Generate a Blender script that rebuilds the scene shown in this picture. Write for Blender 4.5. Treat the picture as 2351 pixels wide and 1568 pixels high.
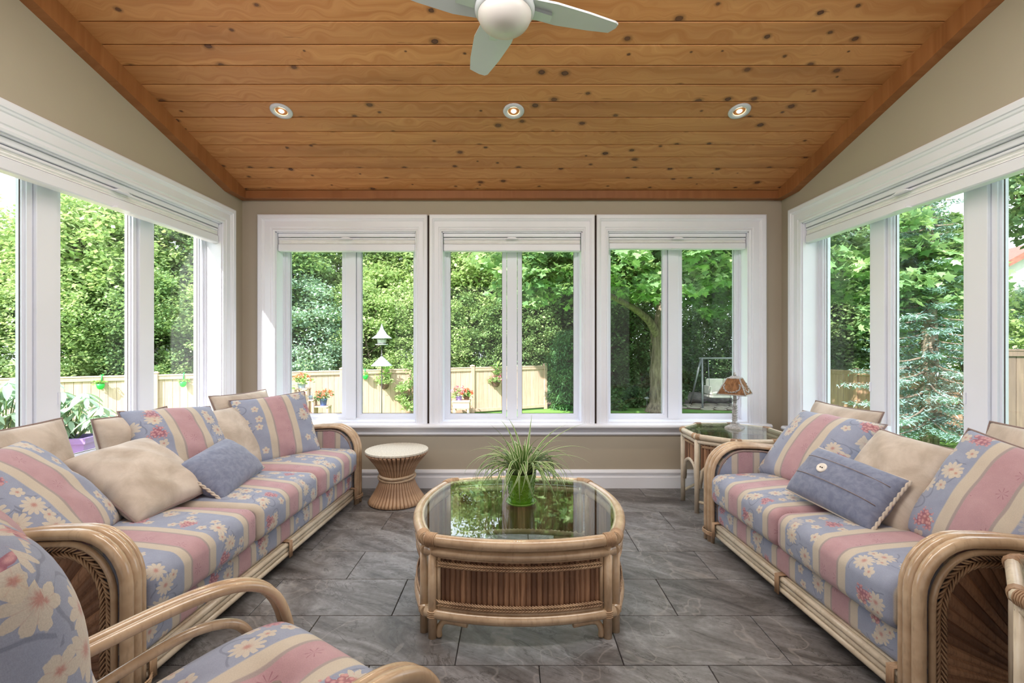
import bpy, bmesh, math, random
import numpy as np
from mathutils import Vector, Matrix, Euler
from math import sin, cos, pi, radians as R

for o in list(bpy.data.objects):
    bpy.data.objects.remove(o, do_unlink=True)
S = bpy.context.scene
COL = S.collection
random.seed(7)
RNG = np.random.default_rng(7)

# ------------------------------------------------------------------ camera, world, sun, lights, exposure
F, HC, CX, HY = 1064.0, 1.16, 1176.0, 788.0       # focal length in pixels, eye height, vanishing point
cd = bpy.data.cameras.new('camera'); cam = bpy.data.objects.new('camera', cd); COL.objects.link(cam)
cam.location = (0, 0, HC); cam.rotation_euler = (R(90), 0, 0)
cd.sensor_width = 36.0; cd.lens = F / 2351 * 36.0; cd.shift_y = 4.0 / 2351; cd.clip_start = 0.02; cd.clip_end = 300
S.camera = cam

wd = bpy.data.worlds.new('sky'); S.world = wd; wd.use_nodes = True
wn = wd.node_tree; wn.nodes.clear()
wo = wn.nodes.new('ShaderNodeOutputWorld'); wb = wn.nodes.new('ShaderNodeBackground')
wb.inputs[0].default_value = (0.80, 0.90, 1.0, 1); wb.inputs[1].default_value = 2.2
wn.links.new(wb.outputs[0], wo.inputs[0])

sd = bpy.data.lights.new('sun', 'SUN'); so = bpy.data.objects.new('sun', sd); COL.objects.link(so)
sd.energy = 7.0; sd.color = (1.0, 0.96, 0.90); sd.angle = R(0.6)
so.rotation_euler = Vector((-0.41, -0.61, 0.68)).to_track_quat('Z', 'Y').to_euler()

def area(name, loc, target, sx, sy, power, color=(1, 1, 1)):
    d = bpy.data.lights.new(name, 'AREA'); o = bpy.data.objects.new(name, d); COL.objects.link(o)
    d.shape = 'RECTANGLE'; d.size = sx; d.size_y = sy; d.energy = power; d.color = color
    o.location = loc; o.rotation_euler = (Vector(loc) - Vector(target)).to_track_quat('Z', 'Y').to_euler()
    return o
area('ridge_fill_light', (0, 1.30, 2.60), (0, 2.3, .4), 3.4, .30, 25, (1.0, 0.96, 0.90))  # added fill to brighten the interior; no fitting hangs under the ridge
area('rear_fill_light', (0, -.56, 1.12), (0, 3, 1.12), 4.2, 2.1, 9, (1.0, 0.97, 0.93))  # added fill panel behind the camera, standing in for a bright room

S.view_settings.view_transform = 'Standard'; S.view_settings.look = 'None'
S.view_settings.exposure = 1.08; S.view_settings.gamma = 1.0; S.view_settings.use_curve_mapping = False
try:
    S.cycles.max_bounces = 10; S.cycles.transparent_max_bounces = 24; S.cycles.caustics_reflective = False; S.cycles.caustics_refractive = False
    S.cycles.use_denoising = True
except Exception:
    pass

# ------------------------------------------------------------------ materials
def lin(c):
    return tuple((x / 12.92 if x <= 0.04045 else ((x + 0.055) / 1.055) ** 2.4) for x in (v / 255 for v in c)) + (1.0,)

class NM:
    """small wrapper for node materials"""
    def __init__(s, name):
        s.m = bpy.data.materials.new(name); s.m.use_nodes = True; s.t = s.m.node_tree; s.t.nodes.clear()
        s.out = s.t.nodes.new('ShaderNodeOutputMaterial')
    def n(s, typ, ins=None, out=0, **props):
        nd = s.t.nodes.new('ShaderNode' + typ)
        for k, v in props.items(): setattr(nd, k, v)
        for k, v in (ins or {}).items(): s.put(nd.inputs[k], v)
        return nd.outputs[out] if out is not None else nd
    def put(s, sock, v):
        if isinstance(v, bpy.types.NodeSocket): s.t.links.new(v, sock)
        else: sock.default_value = v
    def math(s, op, a, b=0.0, c=None, clamp=False):
        nd = s.t.nodes.new('ShaderNodeMath'); nd.operation = op; nd.use_clamp = clamp
        s.put(nd.inputs[0], a); s.put(nd.inputs[1], b)
        if c is not None: s.put(nd.inputs[2], c)
        return nd.outputs[0]
    def step(s, x, lo, hi):                         # smooth 0..1 from lo to hi
        nd = s.t.nodes.new('ShaderNodeMapRange'); nd.interpolation_type = 'SMOOTHSTEP'
        s.put(nd.inputs[0], x); nd.inputs[1].default_value = lo; nd.inputs[2].default_value = hi
        return nd.outputs[0]
    def mix(s, f, a, b, blend='MIX'):
        nd = s.t.nodes.new('ShaderNodeMix'); nd.data_type = 'RGBA'; nd.blend_type = blend
        s.put(nd.inputs[0], f); s.put(nd.inputs[6], a); s.put(nd.inputs[7], b)
        return nd.outputs[2]
    def ramp(s, f, stops, interp='LINEAR'):
        nd = s.t.nodes.new('ShaderNodeValToRGB'); cr = nd.color_ramp; cr.interpolation = interp
        while len(cr.elements) < len(stops): cr.elements.new(0.5)
        for e, (p, c) in zip(cr.elements, stops): e.position = p; e.color = c
        s.put(nd.inputs[0], f); return nd.outputs[0]
    def vec(s, x, y, z=0.0):
        return s.n('CombineXYZ', {0: x, 1: y, 2: z})
    def vmath(s, op, a, b=None, out=0):
        nd = s.t.nodes.new('ShaderNodeVectorMath'); nd.operation = op
        s.put(nd.inputs[0], a)
        if b is not None: s.put(nd.inputs[1], b)
        return nd.outputs[out]
    def noise(s, v, scale, detail=3.0, rough=0.55, dist=0.0):
        return s.n('TexNoise', {'Vector': v, 'Scale': scale, 'Detail': detail, 'Roughness': rough, 'Distortion': dist})
    def obj(s): return s.n('TexCoord', out=3)
    def uv(s): return s.n('TexCoord', out=2)
    def rnd(s): return s.n('ObjectInfo', out=5)
    def bump(s, h, strength=0.3, dist=0.01):
        return s.n('Bump', {'Strength': strength, 'Distance': dist, 'Height': h})
    def bsdf(s, color, rough=0.5, normal=None, **kw):
        nd = s.t.nodes.new('ShaderNodeBsdfPrincipled')
        s.put(nd.inputs['Base Color'], color); s.put(nd.inputs['Roughness'], rough)
        for k, v in kw.items(): s.put(nd.inputs[k], v)
        if normal is not None: s.put(nd.inputs['Normal'], normal)
        s.t.links.new(nd.outputs[0], s.out.inputs[0]); return nd

def plain(name, c, rough=0.5, var=0.06, scale=8.0, **kw):
    m = NM(name); nz = m.noise(m.obj(), scale, 4)
    a = lin(c); f = m.step(nz, 0.3, 0.7)
    lo = tuple(x * (1 - var) for x in a[:3]) + (1,); hi = tuple(min(1, x * (1 + var)) for x in a[:3]) + (1,)
    m.bsdf(m.mix(f, lo, hi), rough, **kw); return m.m

def floral(name, P=0.34, fs=1.0):
    m = NM(name); uv = m.uv()
    wob = m.noise(uv, 5.0, 2)
    sp = m.n('SeparateXYZ', {0: uv}, out=None)
    u = m.math('ADD', sp.outputs[0], m.math('MULTIPLY', m.math('SUBTRACT', wob, 0.5), 0.012))
    def tri(x):                                     # 0 in the middle of a rose stripe, 0.5 in the middle of a blue one
        return m.math('ABSOLUTE', m.math('SUBTRACT', m.math('FRACT', m.math('ADD', m.math('DIVIDE', x, P), 100.5)), 0.5))
    t = tri(u)
    mott = m.noise(uv, 14.0, 4, 0.65)
    rose = m.mix(mott, lin((172, 133, 142)), lin((200, 165, 169)))
    beige = m.mix(mott, lin((190, 176, 161)), lin((209, 197, 182)))
    blue = m.mix(mott, lin((136, 142, 165)), lin((166, 172, 192)))
    grey = lin((166, 152, 150))
    col = m.mix(m.step(t, .118, .126), rose, grey)
    col = m.mix(m.step(t, .140, .150), col, beige)
    col = m.mix(m.step(t, .235, .250), col, blue)
    # flowers: one Voronoi cell per bloom, kept only where the cell's centre lies on a blue stripe
    for k, (cell, off, p_lo, p_hi, n, r0, dens, kind) in enumerate((
            (0.082 * fs, 3.7, .34, .5, 11, .43, .62, 'bloom'), (0.062 * fs, 9.1, .27, .5, 5, .33, .42, 'small'), (0.105 * fs, 5.3, .33, .5, 3, .36, .30, 'cluster'))):
        w = m.vmath('ADD', m.vmath('SCALE', uv), (off, off * 1.7, 0))
        w = m.vmath('MULTIPLY', uv, (1 / cell, 1 / cell, 0)); w = m.vmath('ADD', w, (off, off * 1.7, 0))
        vo = m.n('TexVoronoi', {'Vector': w, 'Scale': 1.0, 'Randomness': 0.75}, out=None, voronoi_dimensions='2D')
        pos = vo.outputs['Position']; d = m.vmath('SUBTRACT', w, pos)
        ds = m.n('SeparateXYZ', {0: d}, out=None); pc = m.n('SeparateXYZ', {0: pos}, out=None)
        cs = m.n('SeparateColor', {0: vo.outputs['Color']}, out=None)
        r = m.vmath('LENGTH', d, out=1)
        tc = tri(m.math('MULTIPLY', m.math('SUBTRACT', pc.outputs[0], off), cell))
        ok = m.math('MULTIPLY', m.step(tc, p_lo - .01, p_lo), m.math('LESS_THAN', cs.outputs[0], dens))
        ang = m.math('ADD', m.math('ARCTAN2', ds.outputs[1], ds.outputs[0]), m.math('MULTIPLY', cs.outputs[1], 6.283))
        pet = m.math('ABSOLUTE', m.math('COSINE', m.math('MULTIPLY', ang, n / 2)))
        nz = m.noise(w, 7.0, 2)
        rp = m.math('MULTIPLY', m.math('ADD', m.math('MULTIPLY', pet, .38), .62), r0)
        rp = m.math('MULTIPLY', rp, m.math('ADD', m.math('MULTIPLY', nz, .5), .72))
        q = m.math('DIVIDE', r, rp)
        if kind == 'cluster':
            v2 = m.n('TexVoronoi', {'Vector': w, 'Scale': 9.0}, out=0, voronoi_dimensions='2D')
            mask = m.math('MULTIPLY', m.step(m.math('ADD', q, m.math('MULTIPLY', m.math('SUBTRACT', v2, .3), .9)), 1.05, .9), ok); inner = m.mix(m.step(v2, .15, .55), lin((206, 150, 150)), lin((158, 92, 106)))
        else:
            mask = m.math('MULTIPLY', m.step(q, 1.02, .96), ok)
            inner = m.mix(m.step(q, .06, .42), lin((190, 134, 118)), lin((209, 196, 179)))
            edge = m.math('MULTIPLY', m.step(pet, .32, .05), .45)
            inner = m.mix(edge, inner, lin((196, 164, 150)))
        # thin grey-green stems and leaves behind each bloom
        if kind == 'bloom':
            lf = m.math('ABSOLUTE', m.math('SUBTRACT', r, m.math('MULTIPLY', m.math('ADD', .55, m.math('MULTIPLY', m.math('SINE', m.math('MULTIPLY', ang, 3)), .16)), 1.0)))
            lm = m.math('MULTIPLY', m.math('MULTIPLY', m.step(lf, .05, .02), .55), m.math('MULTIPLY', ok, m.step(t, .25, .28)))
            col = m.mix(lm, col, lin((112, 118, 136)))
        col = m.mix(m.math('MULTIPLY', mask, .84), col, inner)
    # sprigs on the rose stripes
    w = m.vmath('MULTIPLY', uv, (1 / .09, 1 / .12, 0))
    vo = m.n('TexVoronoi', {'Vector': w, 'Scale': 1.0, 'Randomness': 0.5}, out=None, voronoi_dimensions='2D')
    d = m.vmath('SUBTRACT', w, vo.outputs['Position']); ds = m.n('SeparateXYZ', {0: d}, out=None)
    ang = m.math('ARCTAN2', ds.outputs[1], ds.outputs[0]); r = m.vmath('LENGTH', d, out=1)
    sprig = m.math('MULTIPLY', m.step(m.math('COSINE', m.math('MULTIPLY', ang, 7)), .75, .95), m.step(r, .2, .16))
    sprig = m.math('MULTIPLY', sprig, m.step(t, .115, .105))
    col = m.mix(m.math('MULTIPLY', sprig, .5), col, lin((134, 72, 96)))
    wv = m.noise(m.vmath('MULTIPLY', uv, (900, 260, 1)), 1.0, 1); wv2 = m.noise(m.vmath('MULTIPLY', uv, (260, 900, 1)), 1.0, 1)
    wave = m.math('MULTIPLY', m.math('ADD', wv, wv2), .5)
    col = m.mix(.26, col, m.ramp(wave, [(.3, (.25, .25, .25, 1)), (.7, (1, 1, 1, 1))]), 'MULTIPLY')
    m.bsdf(col, 0.9, m.bump(wave, .15, .002), **{'Sheen Weight': .2, 'Specular IOR Level': .15}); return m.m

def suede(name, a, b, sc=7.0):
    m = NM(name); uv = m.uv(); nz = m.noise(uv, sc, 5, .62, .4); fine = m.noise(uv, 500.0, 1)
    c = m.mix(m.step(nz, .3, .72), lin(a), lin(b)); c = m.mix(.12, c, m.ramp(fine, [(.3, (.4, .4, .4, 1)), (.7, (1, 1, 1, 1))]), 'MULTIPLY')
    m.bsdf(c, .85, m.bump(fine, .1, .001), **{'Sheen Weight': .3, 'Specular IOR Level': .2}); return m.m

def pine(name, dark, mid, light, knots=True):
    m = NM(name); o = m.obj(); rn = m.rnd()
    o = m.vmath('ADD', o, m.vec(m.math('MULTIPLY', rn, 61.0), m.math('MULTIPLY', rn, 37.0), 0))
    kn = m.n('TexVoronoi', {'Vector': m.vmath('MULTIPLY', o, (6.0, 7.6, 0)), 'Scale': 1.0, 'Randomness': .95}, out=None, voronoi_dimensions='2D')
    d = kn.outputs['Distance']; cs = m.n('SeparateColor', {0: kn.outputs['Color']}, out=None)
    near = m.step(d, .55, .0)
    warp = m.noise(m.vmath('MULTIPLY', o, (1.6, 6.0, 1)), 1.0, 2)
    g = m.vmath('ADD', m.vmath('MULTIPLY', o, (1.1, 30.0, 1.0)), m.vec(0, m.math('ADD', m.math('MULTIPLY', near, 1.4), m.math('MULTIPLY', warp, 3.0)), 0))
    grain = m.noise(g, 1.0, 4, .6); broad = m.noise(m.vmath('MULTIPLY', o, (.7, 5.0, 1)), 1.0, 2)
    c = m.mix(m.step(grain, .30, .72), lin(mid), lin(light)); c = m.mix(m.math('MULTIPLY', m.step(broad, .45, .8), .55), c, lin(dark))
    tint = m.math('MULTIPLY', m.math('FRACT', m.math('MULTIPLY', rn, 17.3)), .35); c = m.mix(tint, c, lin(dark))
    if knots:
        keep = m.math('LESS_THAN', cs.outputs[0], .38)
        rad = m.math('ADD', .03, m.math('MULTIPLY', cs.outputs[1], .10))
        kx = m.math('DIVIDE', m.math('ADD', d, m.math('MULTIPLY', m.math('SUBTRACT', m.noise(o, 60.0, 2), .5), .06)), rad)
        halo = m.math('MULTIPLY', m.step(kx, 2.2, .8), keep); core = m.math('MULTIPLY', m.step(kx, 1.05, .8), keep)
        ring = m.math('MULTIPLY', m.math('MULTIPLY', m.step(kx, .75, .5), keep), .6)
        c = m.mix(m.math('MULTIPLY', halo, .55), c, lin(tuple(x * .62 for x in dark)))
        c = m.mix(m.math('MULTIPLY', core, m.math('ADD', .6, m.math('MULTIPLY', cs.outputs[2], .4))), c, lin((66, 36, 24))); c = m.mix(ring, c, lin((104, 66, 48)))
        st = m.noise(m.vmath('MULTIPLY', o, (5.0, 46.0, 1)), 1.0, 2); c = m.mix(m.math('MULTIPLY', m.step(st, .70, .76), .5), c, lin((96, 52, 30)))
    m.bsdf(c, .5, m.bump(grain, .06, .002), **{'Specular IOR Level': .35}); return m.m

def slate():
    m = NM('slate_tile'); o = m.obj(); rn = m.rnd()
    o = m.vmath('ADD', o, m.vec(m.math('MULTIPLY', rn, 83.0), m.math('MULTIPLY', rn, 29.0), 0))
    rot = m.n('VectorRotate', {'Vector': o, 'Axis': (0, 0, 1), 'Angle': .5})
    a = m.noise(m.vmath('MULTIPLY', rot, (2.2, 6.5, 1)), 1.0, 8, .68, 1.2); b = m.noise(o, 42.0, 5, .75); cc = m.noise(rot, 2.6, 3, .5, .6)
    c = m.ramp(a, [(.30, lin((54, 50, 49))), (.45, lin((104, 100, 100))), (.58, lin((132, 130, 132))), (.75, lin((176, 175, 178)))])
    c = m.mix(m.math('MULTIPLY', m.step(b, .35, .75), .35), c, lin((58, 52, 49)))
    vein = m.math('ABSOLUTE', m.math('SUBTRACT', m.noise(m.vmath('MULTIPLY', rot, (1.8, 4.5, 1)), 1.0, 6, .6, 1.8), .5))
    c = m.mix(m.math('MULTIPLY', m.step(vein, .012, .002), .55), c, lin((46, 40, 38)))
    v2 = m.math('ABSOLUTE', m.math('SUBTRACT', cc, .52)); c = m.mix(m.math('MULTIPLY', m.step(v2, .010, .002), .2), c, lin((186, 178, 172)))
    c = m.mix(m.math('MULTIPLY', m.math('FRACT', m.math('MULTIPLY', rn, 7.7)), .22), c, lin((84, 77, 73)))
    m.bsdf(c, m.math('ADD', .34, m.math('MULTIPLY', b, .22)), m.bump(a, .25, .006), **{'Specular IOR Level': .5}); return m.m

def rattan(name, a, b, rough=.24, coat=.5):
    m = NM(name); o = m.obj(); n1 = m.noise(o, 9.0, 3); n2 = m.noise(m.vmath('MULTIPLY', o, (90, 90, 22)), 1.0, 3)
    c = m.mix(m.step(n1, .3, .7), lin(a), lin(b)); c = m.mix(m.math('MULTIPLY', m.step(n2, .5, .8), .35), c, lin(tuple(x * .72 for x in a)))
    m.bsdf(c, rough, m.bump(n2, .08, .002), **{'Coat Weight': coat, 'Coat Roughness': .18}); return m.m

def bamboo(name):
    m = NM(name); o = m.obj(); rn = m.rnd()
    o2 = m.vmath('ADD', o, m.vec(m.math('MULTIPLY', rn, 31.0), m.math('MULTIPLY', rn, 17.0), m.math('MULTIPLY', rn, 53.0)))
    n1 = m.noise(m.vmath('MULTIPLY', o2, (160, 160, 9)), 1.0, 3); n2 = m.noise(o2, 22.0, 2)
    c = m.mix(rn, lin((112, 80, 62)), lin((180, 138, 108))); c = m.mix(m.math('MULTIPLY', m.step(n1, .4, .75), .6), c, lin((92, 62, 47)))
    c = m.mix(m.math('MULTIPLY', m.step(n2, .64, .76), .4), c, lin((186, 146, 114)))
    m.bsdf(c, .42, m.bump(n1, .15, .002)); return m.m

def leaf_mat(name, a, b, c=None, transl=.35, rough=.5, ps=1.2):
    m = NM(name); ri = m.n('NewGeometry', out='Random Per Island'); pos = m.n('NewGeometry', out='Position')
    nz = m.noise(pos, ps, 3); f = m.math('ADD', m.math('MULTIPLY', ri, .55), m.math('MULTIPLY', m.step(nz, .3, .7), .45))
    col = m.ramp(f, [(0, lin(a)), (.6, lin(b)), (1, lin(c or b))])
    d = m.n('BsdfPrincipled', {'Base Color': col, 'Roughness': rough, 'Specular IOR Level': .35}); t = m.n('BsdfTranslucent', {'Color': m.mix(.35, col, lin((196, 212, 120)))})
    s = m.n('MixShader', {0: transl, 1: d, 2: t}); m.t.links.new(s, m.out.inputs[0]); return m.m

def glass_mat(name, tint, ior=1.5, gain=1.0):
    m = NM(name); g = m.n('NewGeometry', out=None); f0 = ((ior - 1) / (ior + 1)) ** 2     # Schlick, the same from both sides of the thin sheet
    c = m.math('ABSOLUTE', m.vmath('DOT_PRODUCT', g.outputs['Normal'], g.outputs['Incoming'], out=1))
    f = m.math('ADD', f0, m.math('MULTIPLY', m.math('POWER', m.math('SUBTRACT', 1.0, c), 5.0), 1 - f0)); f = m.math('MULTIPLY', f, gain, clamp=True)
    tr = m.n('BsdfTransparent', {'Color': tint}); gl = m.n('BsdfGlossy', {'Color': (1, 1, 1, 1), 'Roughness': .0})
    s = m.n('MixShader', {0: f, 1: tr, 2: gl}); m.t.links.new(s, m.out.inputs[0]); return m.m

def emis(name, c, st):
    m = NM(name); e = m.n('Emission', {'Color': c, 'Strength': st}); m.t.links.new(e, m.out.inputs[0]); return m.m

def timber(name, a, b, c):
    m = NM(name); o = m.obj(); rn = m.rnd()
    o = m.vmath('ADD', o, m.vec(m.math('MULTIPLY', rn, 41.0), 0, m.math('MULTIPLY', rn, 23.0)))
    g = m.noise(m.vmath('MULTIPLY', o, (30, 30, 2.2)), 1.0, 4, .6); col = m.mix(m.step(g, .3, .75), lin(a), lin(b))
    col = m.mix(m.math('MULTIPLY', m.math('FRACT', m.math('MULTIPLY', rn, 9.3)), .5), col, lin(c))
    m.bsdf(col, .75); return m.m

MT = {}
MT['floral'] = floral('floral_stripe_fabric', .34)
MT['floral_pillow'] = floral('floral_pillow_fabric', .40, 1.15)
MT['beige'] = suede('beige_suede', (176, 161, 147), (210, 196, 184))
MT['blue'] = suede('slate_blue_linen', (114, 120, 144), (134, 140, 162), 40.0)
MT['piping'] = suede('brown_piping', (128, 108, 104), (150, 130, 122))
MT['cord'] = suede('cream_cord', (196, 182, 168), (224, 212, 198), 90.0)
MT['pine'] = pine('knotty_pine', (134, 82, 44), (182, 122, 70), (204, 148, 94))
MT['cedar'] = pine('orange_pine_trim', (122, 74, 40), (150, 96, 56), (166, 110, 68), knots=False)
MT['slate'] = slate()
MT['grout'] = plain('grout', (62, 57, 54), .9)
MT['wall'] = plain('beige_wall_paint', (176, 165, 148), .8, .02, 2.0)
MT['white'] = plain('white_trim_paint', (232, 233, 242), .35, .015, 3.0)
MT['vinyl'] = plain('white_vinyl', (230, 232, 242), .3, .01, 3.0)
MT['blind'] = plain('blind_fabric', (238, 237, 239), .7, .03, 20.0)
MT['gap'] = plain('dark_gap', (62, 50, 44), .9)
MT['rattan'] = rattan('pale_rattan', (174, 145, 116), (202, 175, 146))
MT['rattan2'] = rattan('whitewashed_rattan', (196, 180, 158), (216, 202, 182), .4, .15)
MT['wicker'] = rattan('wicker_braid', (150, 118, 92), (192, 160, 128), .5, 0)
MT['bamboo'] = bamboo('split_bamboo')
MT['sheaf'] = rattan('sheaf_rod', (150, 116, 90), (186, 152, 122), .5, .05)
MT['sheaf_top'] = plain('sheaf_cut_ends', (206, 198, 184), .7, .16, 110.0)
MT['glass'] = glass_mat('window_glass', (.985, .992, .988, 1), 1.45, .6)
MT['tglass'] = glass_mat('table_glass', (.90, .94, .91, 1), 1.52, .9)
MT['fanwhite'] = plain('fan_enamel', (196, 200, 206), .25, .02, 4.0)
MT['opal'] = plain('opal_glass', (204, 199, 196), .35, .01, 3.0)
MT['metal'] = plain('antique_pewter', (176, 172, 170), .45, .3, 120.0, Metallic=.35)
MT['amber'] = NM('amber_slag_glass'); _m = MT['amber']; _z = _m.noise(_m.vmath('MULTIPLY', _m.obj(), (60, 60, 14)), 1.0, 4)
_m.bsdf(_m.mix(_m.step(_z, .3, .7), lin((104, 70, 44)), lin((150, 108, 74))), .25, **{'Transmission Weight': .0}); MT['amber'] = _m.m
MT['potgreen'] = plain('green_glaze', (112, 160, 48), .18, .15, 40.0, **{'Coat Weight': .6})
MT['soil'] = plain('potting_soil', (58, 44, 36), .95, .3, 60.0)
MT['button'] = plain('pearl_button', (226, 218, 210), .25, .08, 60.0)
MT['black'] = plain('black_rubber', (36, 34, 34), .6)
MT['steel'] = plain('grey_steel', (150, 152, 156), .4, .05, 9.0, Metallic=.5)
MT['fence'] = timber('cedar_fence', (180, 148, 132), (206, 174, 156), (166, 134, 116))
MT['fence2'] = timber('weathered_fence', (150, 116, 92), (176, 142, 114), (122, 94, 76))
MT['fence3'] = timber('shaded_grey_fence', (88, 72, 62), (106, 88, 74), (76, 62, 54))  # weathered grey-brown boards, with the shade over them put into a darker colour
_m = NM('bark'); _o = _m.obj(); _z = _m.noise(_m.vmath('MULTIPLY', _o, (16, 16, 2.4)), 1.0, 6, .65, .4)
_m.bsdf(_m.ramp(_z, [(.3, lin((74, 62, 54))), (.55, lin((122, 108, 94))), (.75, lin((150, 136, 120)))]), .95, _m.bump(_z, .8, .03)); MT['bark'] = _m.m
MT['lawn'] = plain('lawn_grass', (96, 140, 60), .9, .22, 3.0)
MT['soilbed'] = plain('garden_soil', (84, 66, 54), .95, .25, 8.0)
MT['plum'] = plain('purple_plastic', (146, 124, 196), .45, .05, 6.0)
MT['greenplastic'] = plain('green_plastic', (40, 180, 76), .4, .05, 6.0)
MT['bluepot'] = plain('blue_ceramic', (66, 88, 140), .35, .1, 12.0)
MT['greypot'] = plain('grey_blue_ceramic', (150, 164, 182), .45, .1, 12.0)
MT['brownpot'] = plain('brown_coir', (92, 66, 54), .9, .2, 40.0)
MT['feeder'] = plain('galvanised_metal', (166, 170, 176), .5, .12, 50.0)
MT['rod'] = plain('dark_iron', (64, 62, 62), .5)
MT['stone'] = plain('garden_stone', (176, 166, 152), .9, .18, 9.0)
MT['rock'] = plain('dark_boulder', (112, 106, 102), .9, .3, 5.0)
MT['stucco'] = plain('pale_siding', (186, 182, 178), .8, .03, 3.0)
MT['rooftile'] = plain('red_brown_roof', (120, 74, 62), .8, .2, 8.0)
MT['seatcream'] = plain('cream_canvas', (222, 216, 206), .85, .05, 9.0)
MT['red'] = leaf_mat('red_petals', (206, 66, 52), (232, 104, 80), (240, 140, 110), .25)
MT['pink'] = leaf_mat('pink_petals', (216, 96, 130), (240, 150, 170), (250, 210, 214), .25)
MT['redcap'] = plain('red_enamel', (190, 52, 46), .4)
MT['cream'] = plain('cream_enamel', (236, 230, 220), .45)
MT['L_light'] = leaf_mat('leaf_light_green', (116, 142, 86), (160, 184, 122), (200, 214, 160), .45)
MT['L_mid'] = leaf_mat('leaf_mid_green', (80, 112, 70), (122, 152, 98), (168, 192, 136), .4)
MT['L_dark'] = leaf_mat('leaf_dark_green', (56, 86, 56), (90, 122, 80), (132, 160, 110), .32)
MT['L_maple'] = leaf_mat('maple_leaf', (74, 112, 74), (126, 162, 108), (202, 220, 166), .40, .32)
MT['L_cedar'] = leaf_mat('cedar_spray', (44, 86, 56), (78, 124, 76), (118, 158, 104), .25)
MT['L_spruce'] = leaf_mat('blue_spruce_needle', (92, 122, 118), (130, 160, 154), (164, 188, 180), .15)
MT['L_pale'] = leaf_mat('pale_bluish_leaf', (110, 140, 122), (146, 176, 152), (186, 206, 178), .3)
MT['L_pot'] = leaf_mat('pot_plant_leaf', (72, 116, 52), (120, 162, 80), (196, 206, 140), .35)

_m = NM('spider_leaf'); _u = _m.n('SeparateXYZ', {0: _m.uv()}, out=None); _e = _m.math('ABSOLUTE', _u.outputs[0])
_c = _m.mix(_m.step(_e, .55, .72), lin((92, 132, 58)), lin((222, 228, 184))); _c = _m.mix(_m.math('MULTIPLY', _m.rnd(), .4), _c, lin((84, 120, 50)))
_d = _m.n('BsdfPrincipled', {'Base Color': _c, 'Roughness': .4}); _t = _m.n('BsdfTranslucent', {'Color': _c})
_m.t.links.new(_m.n('MixShader', {0: .25, 1: _d, 2: _t}), _m.out.inputs[0]); MT['spider'] = _m.m

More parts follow.
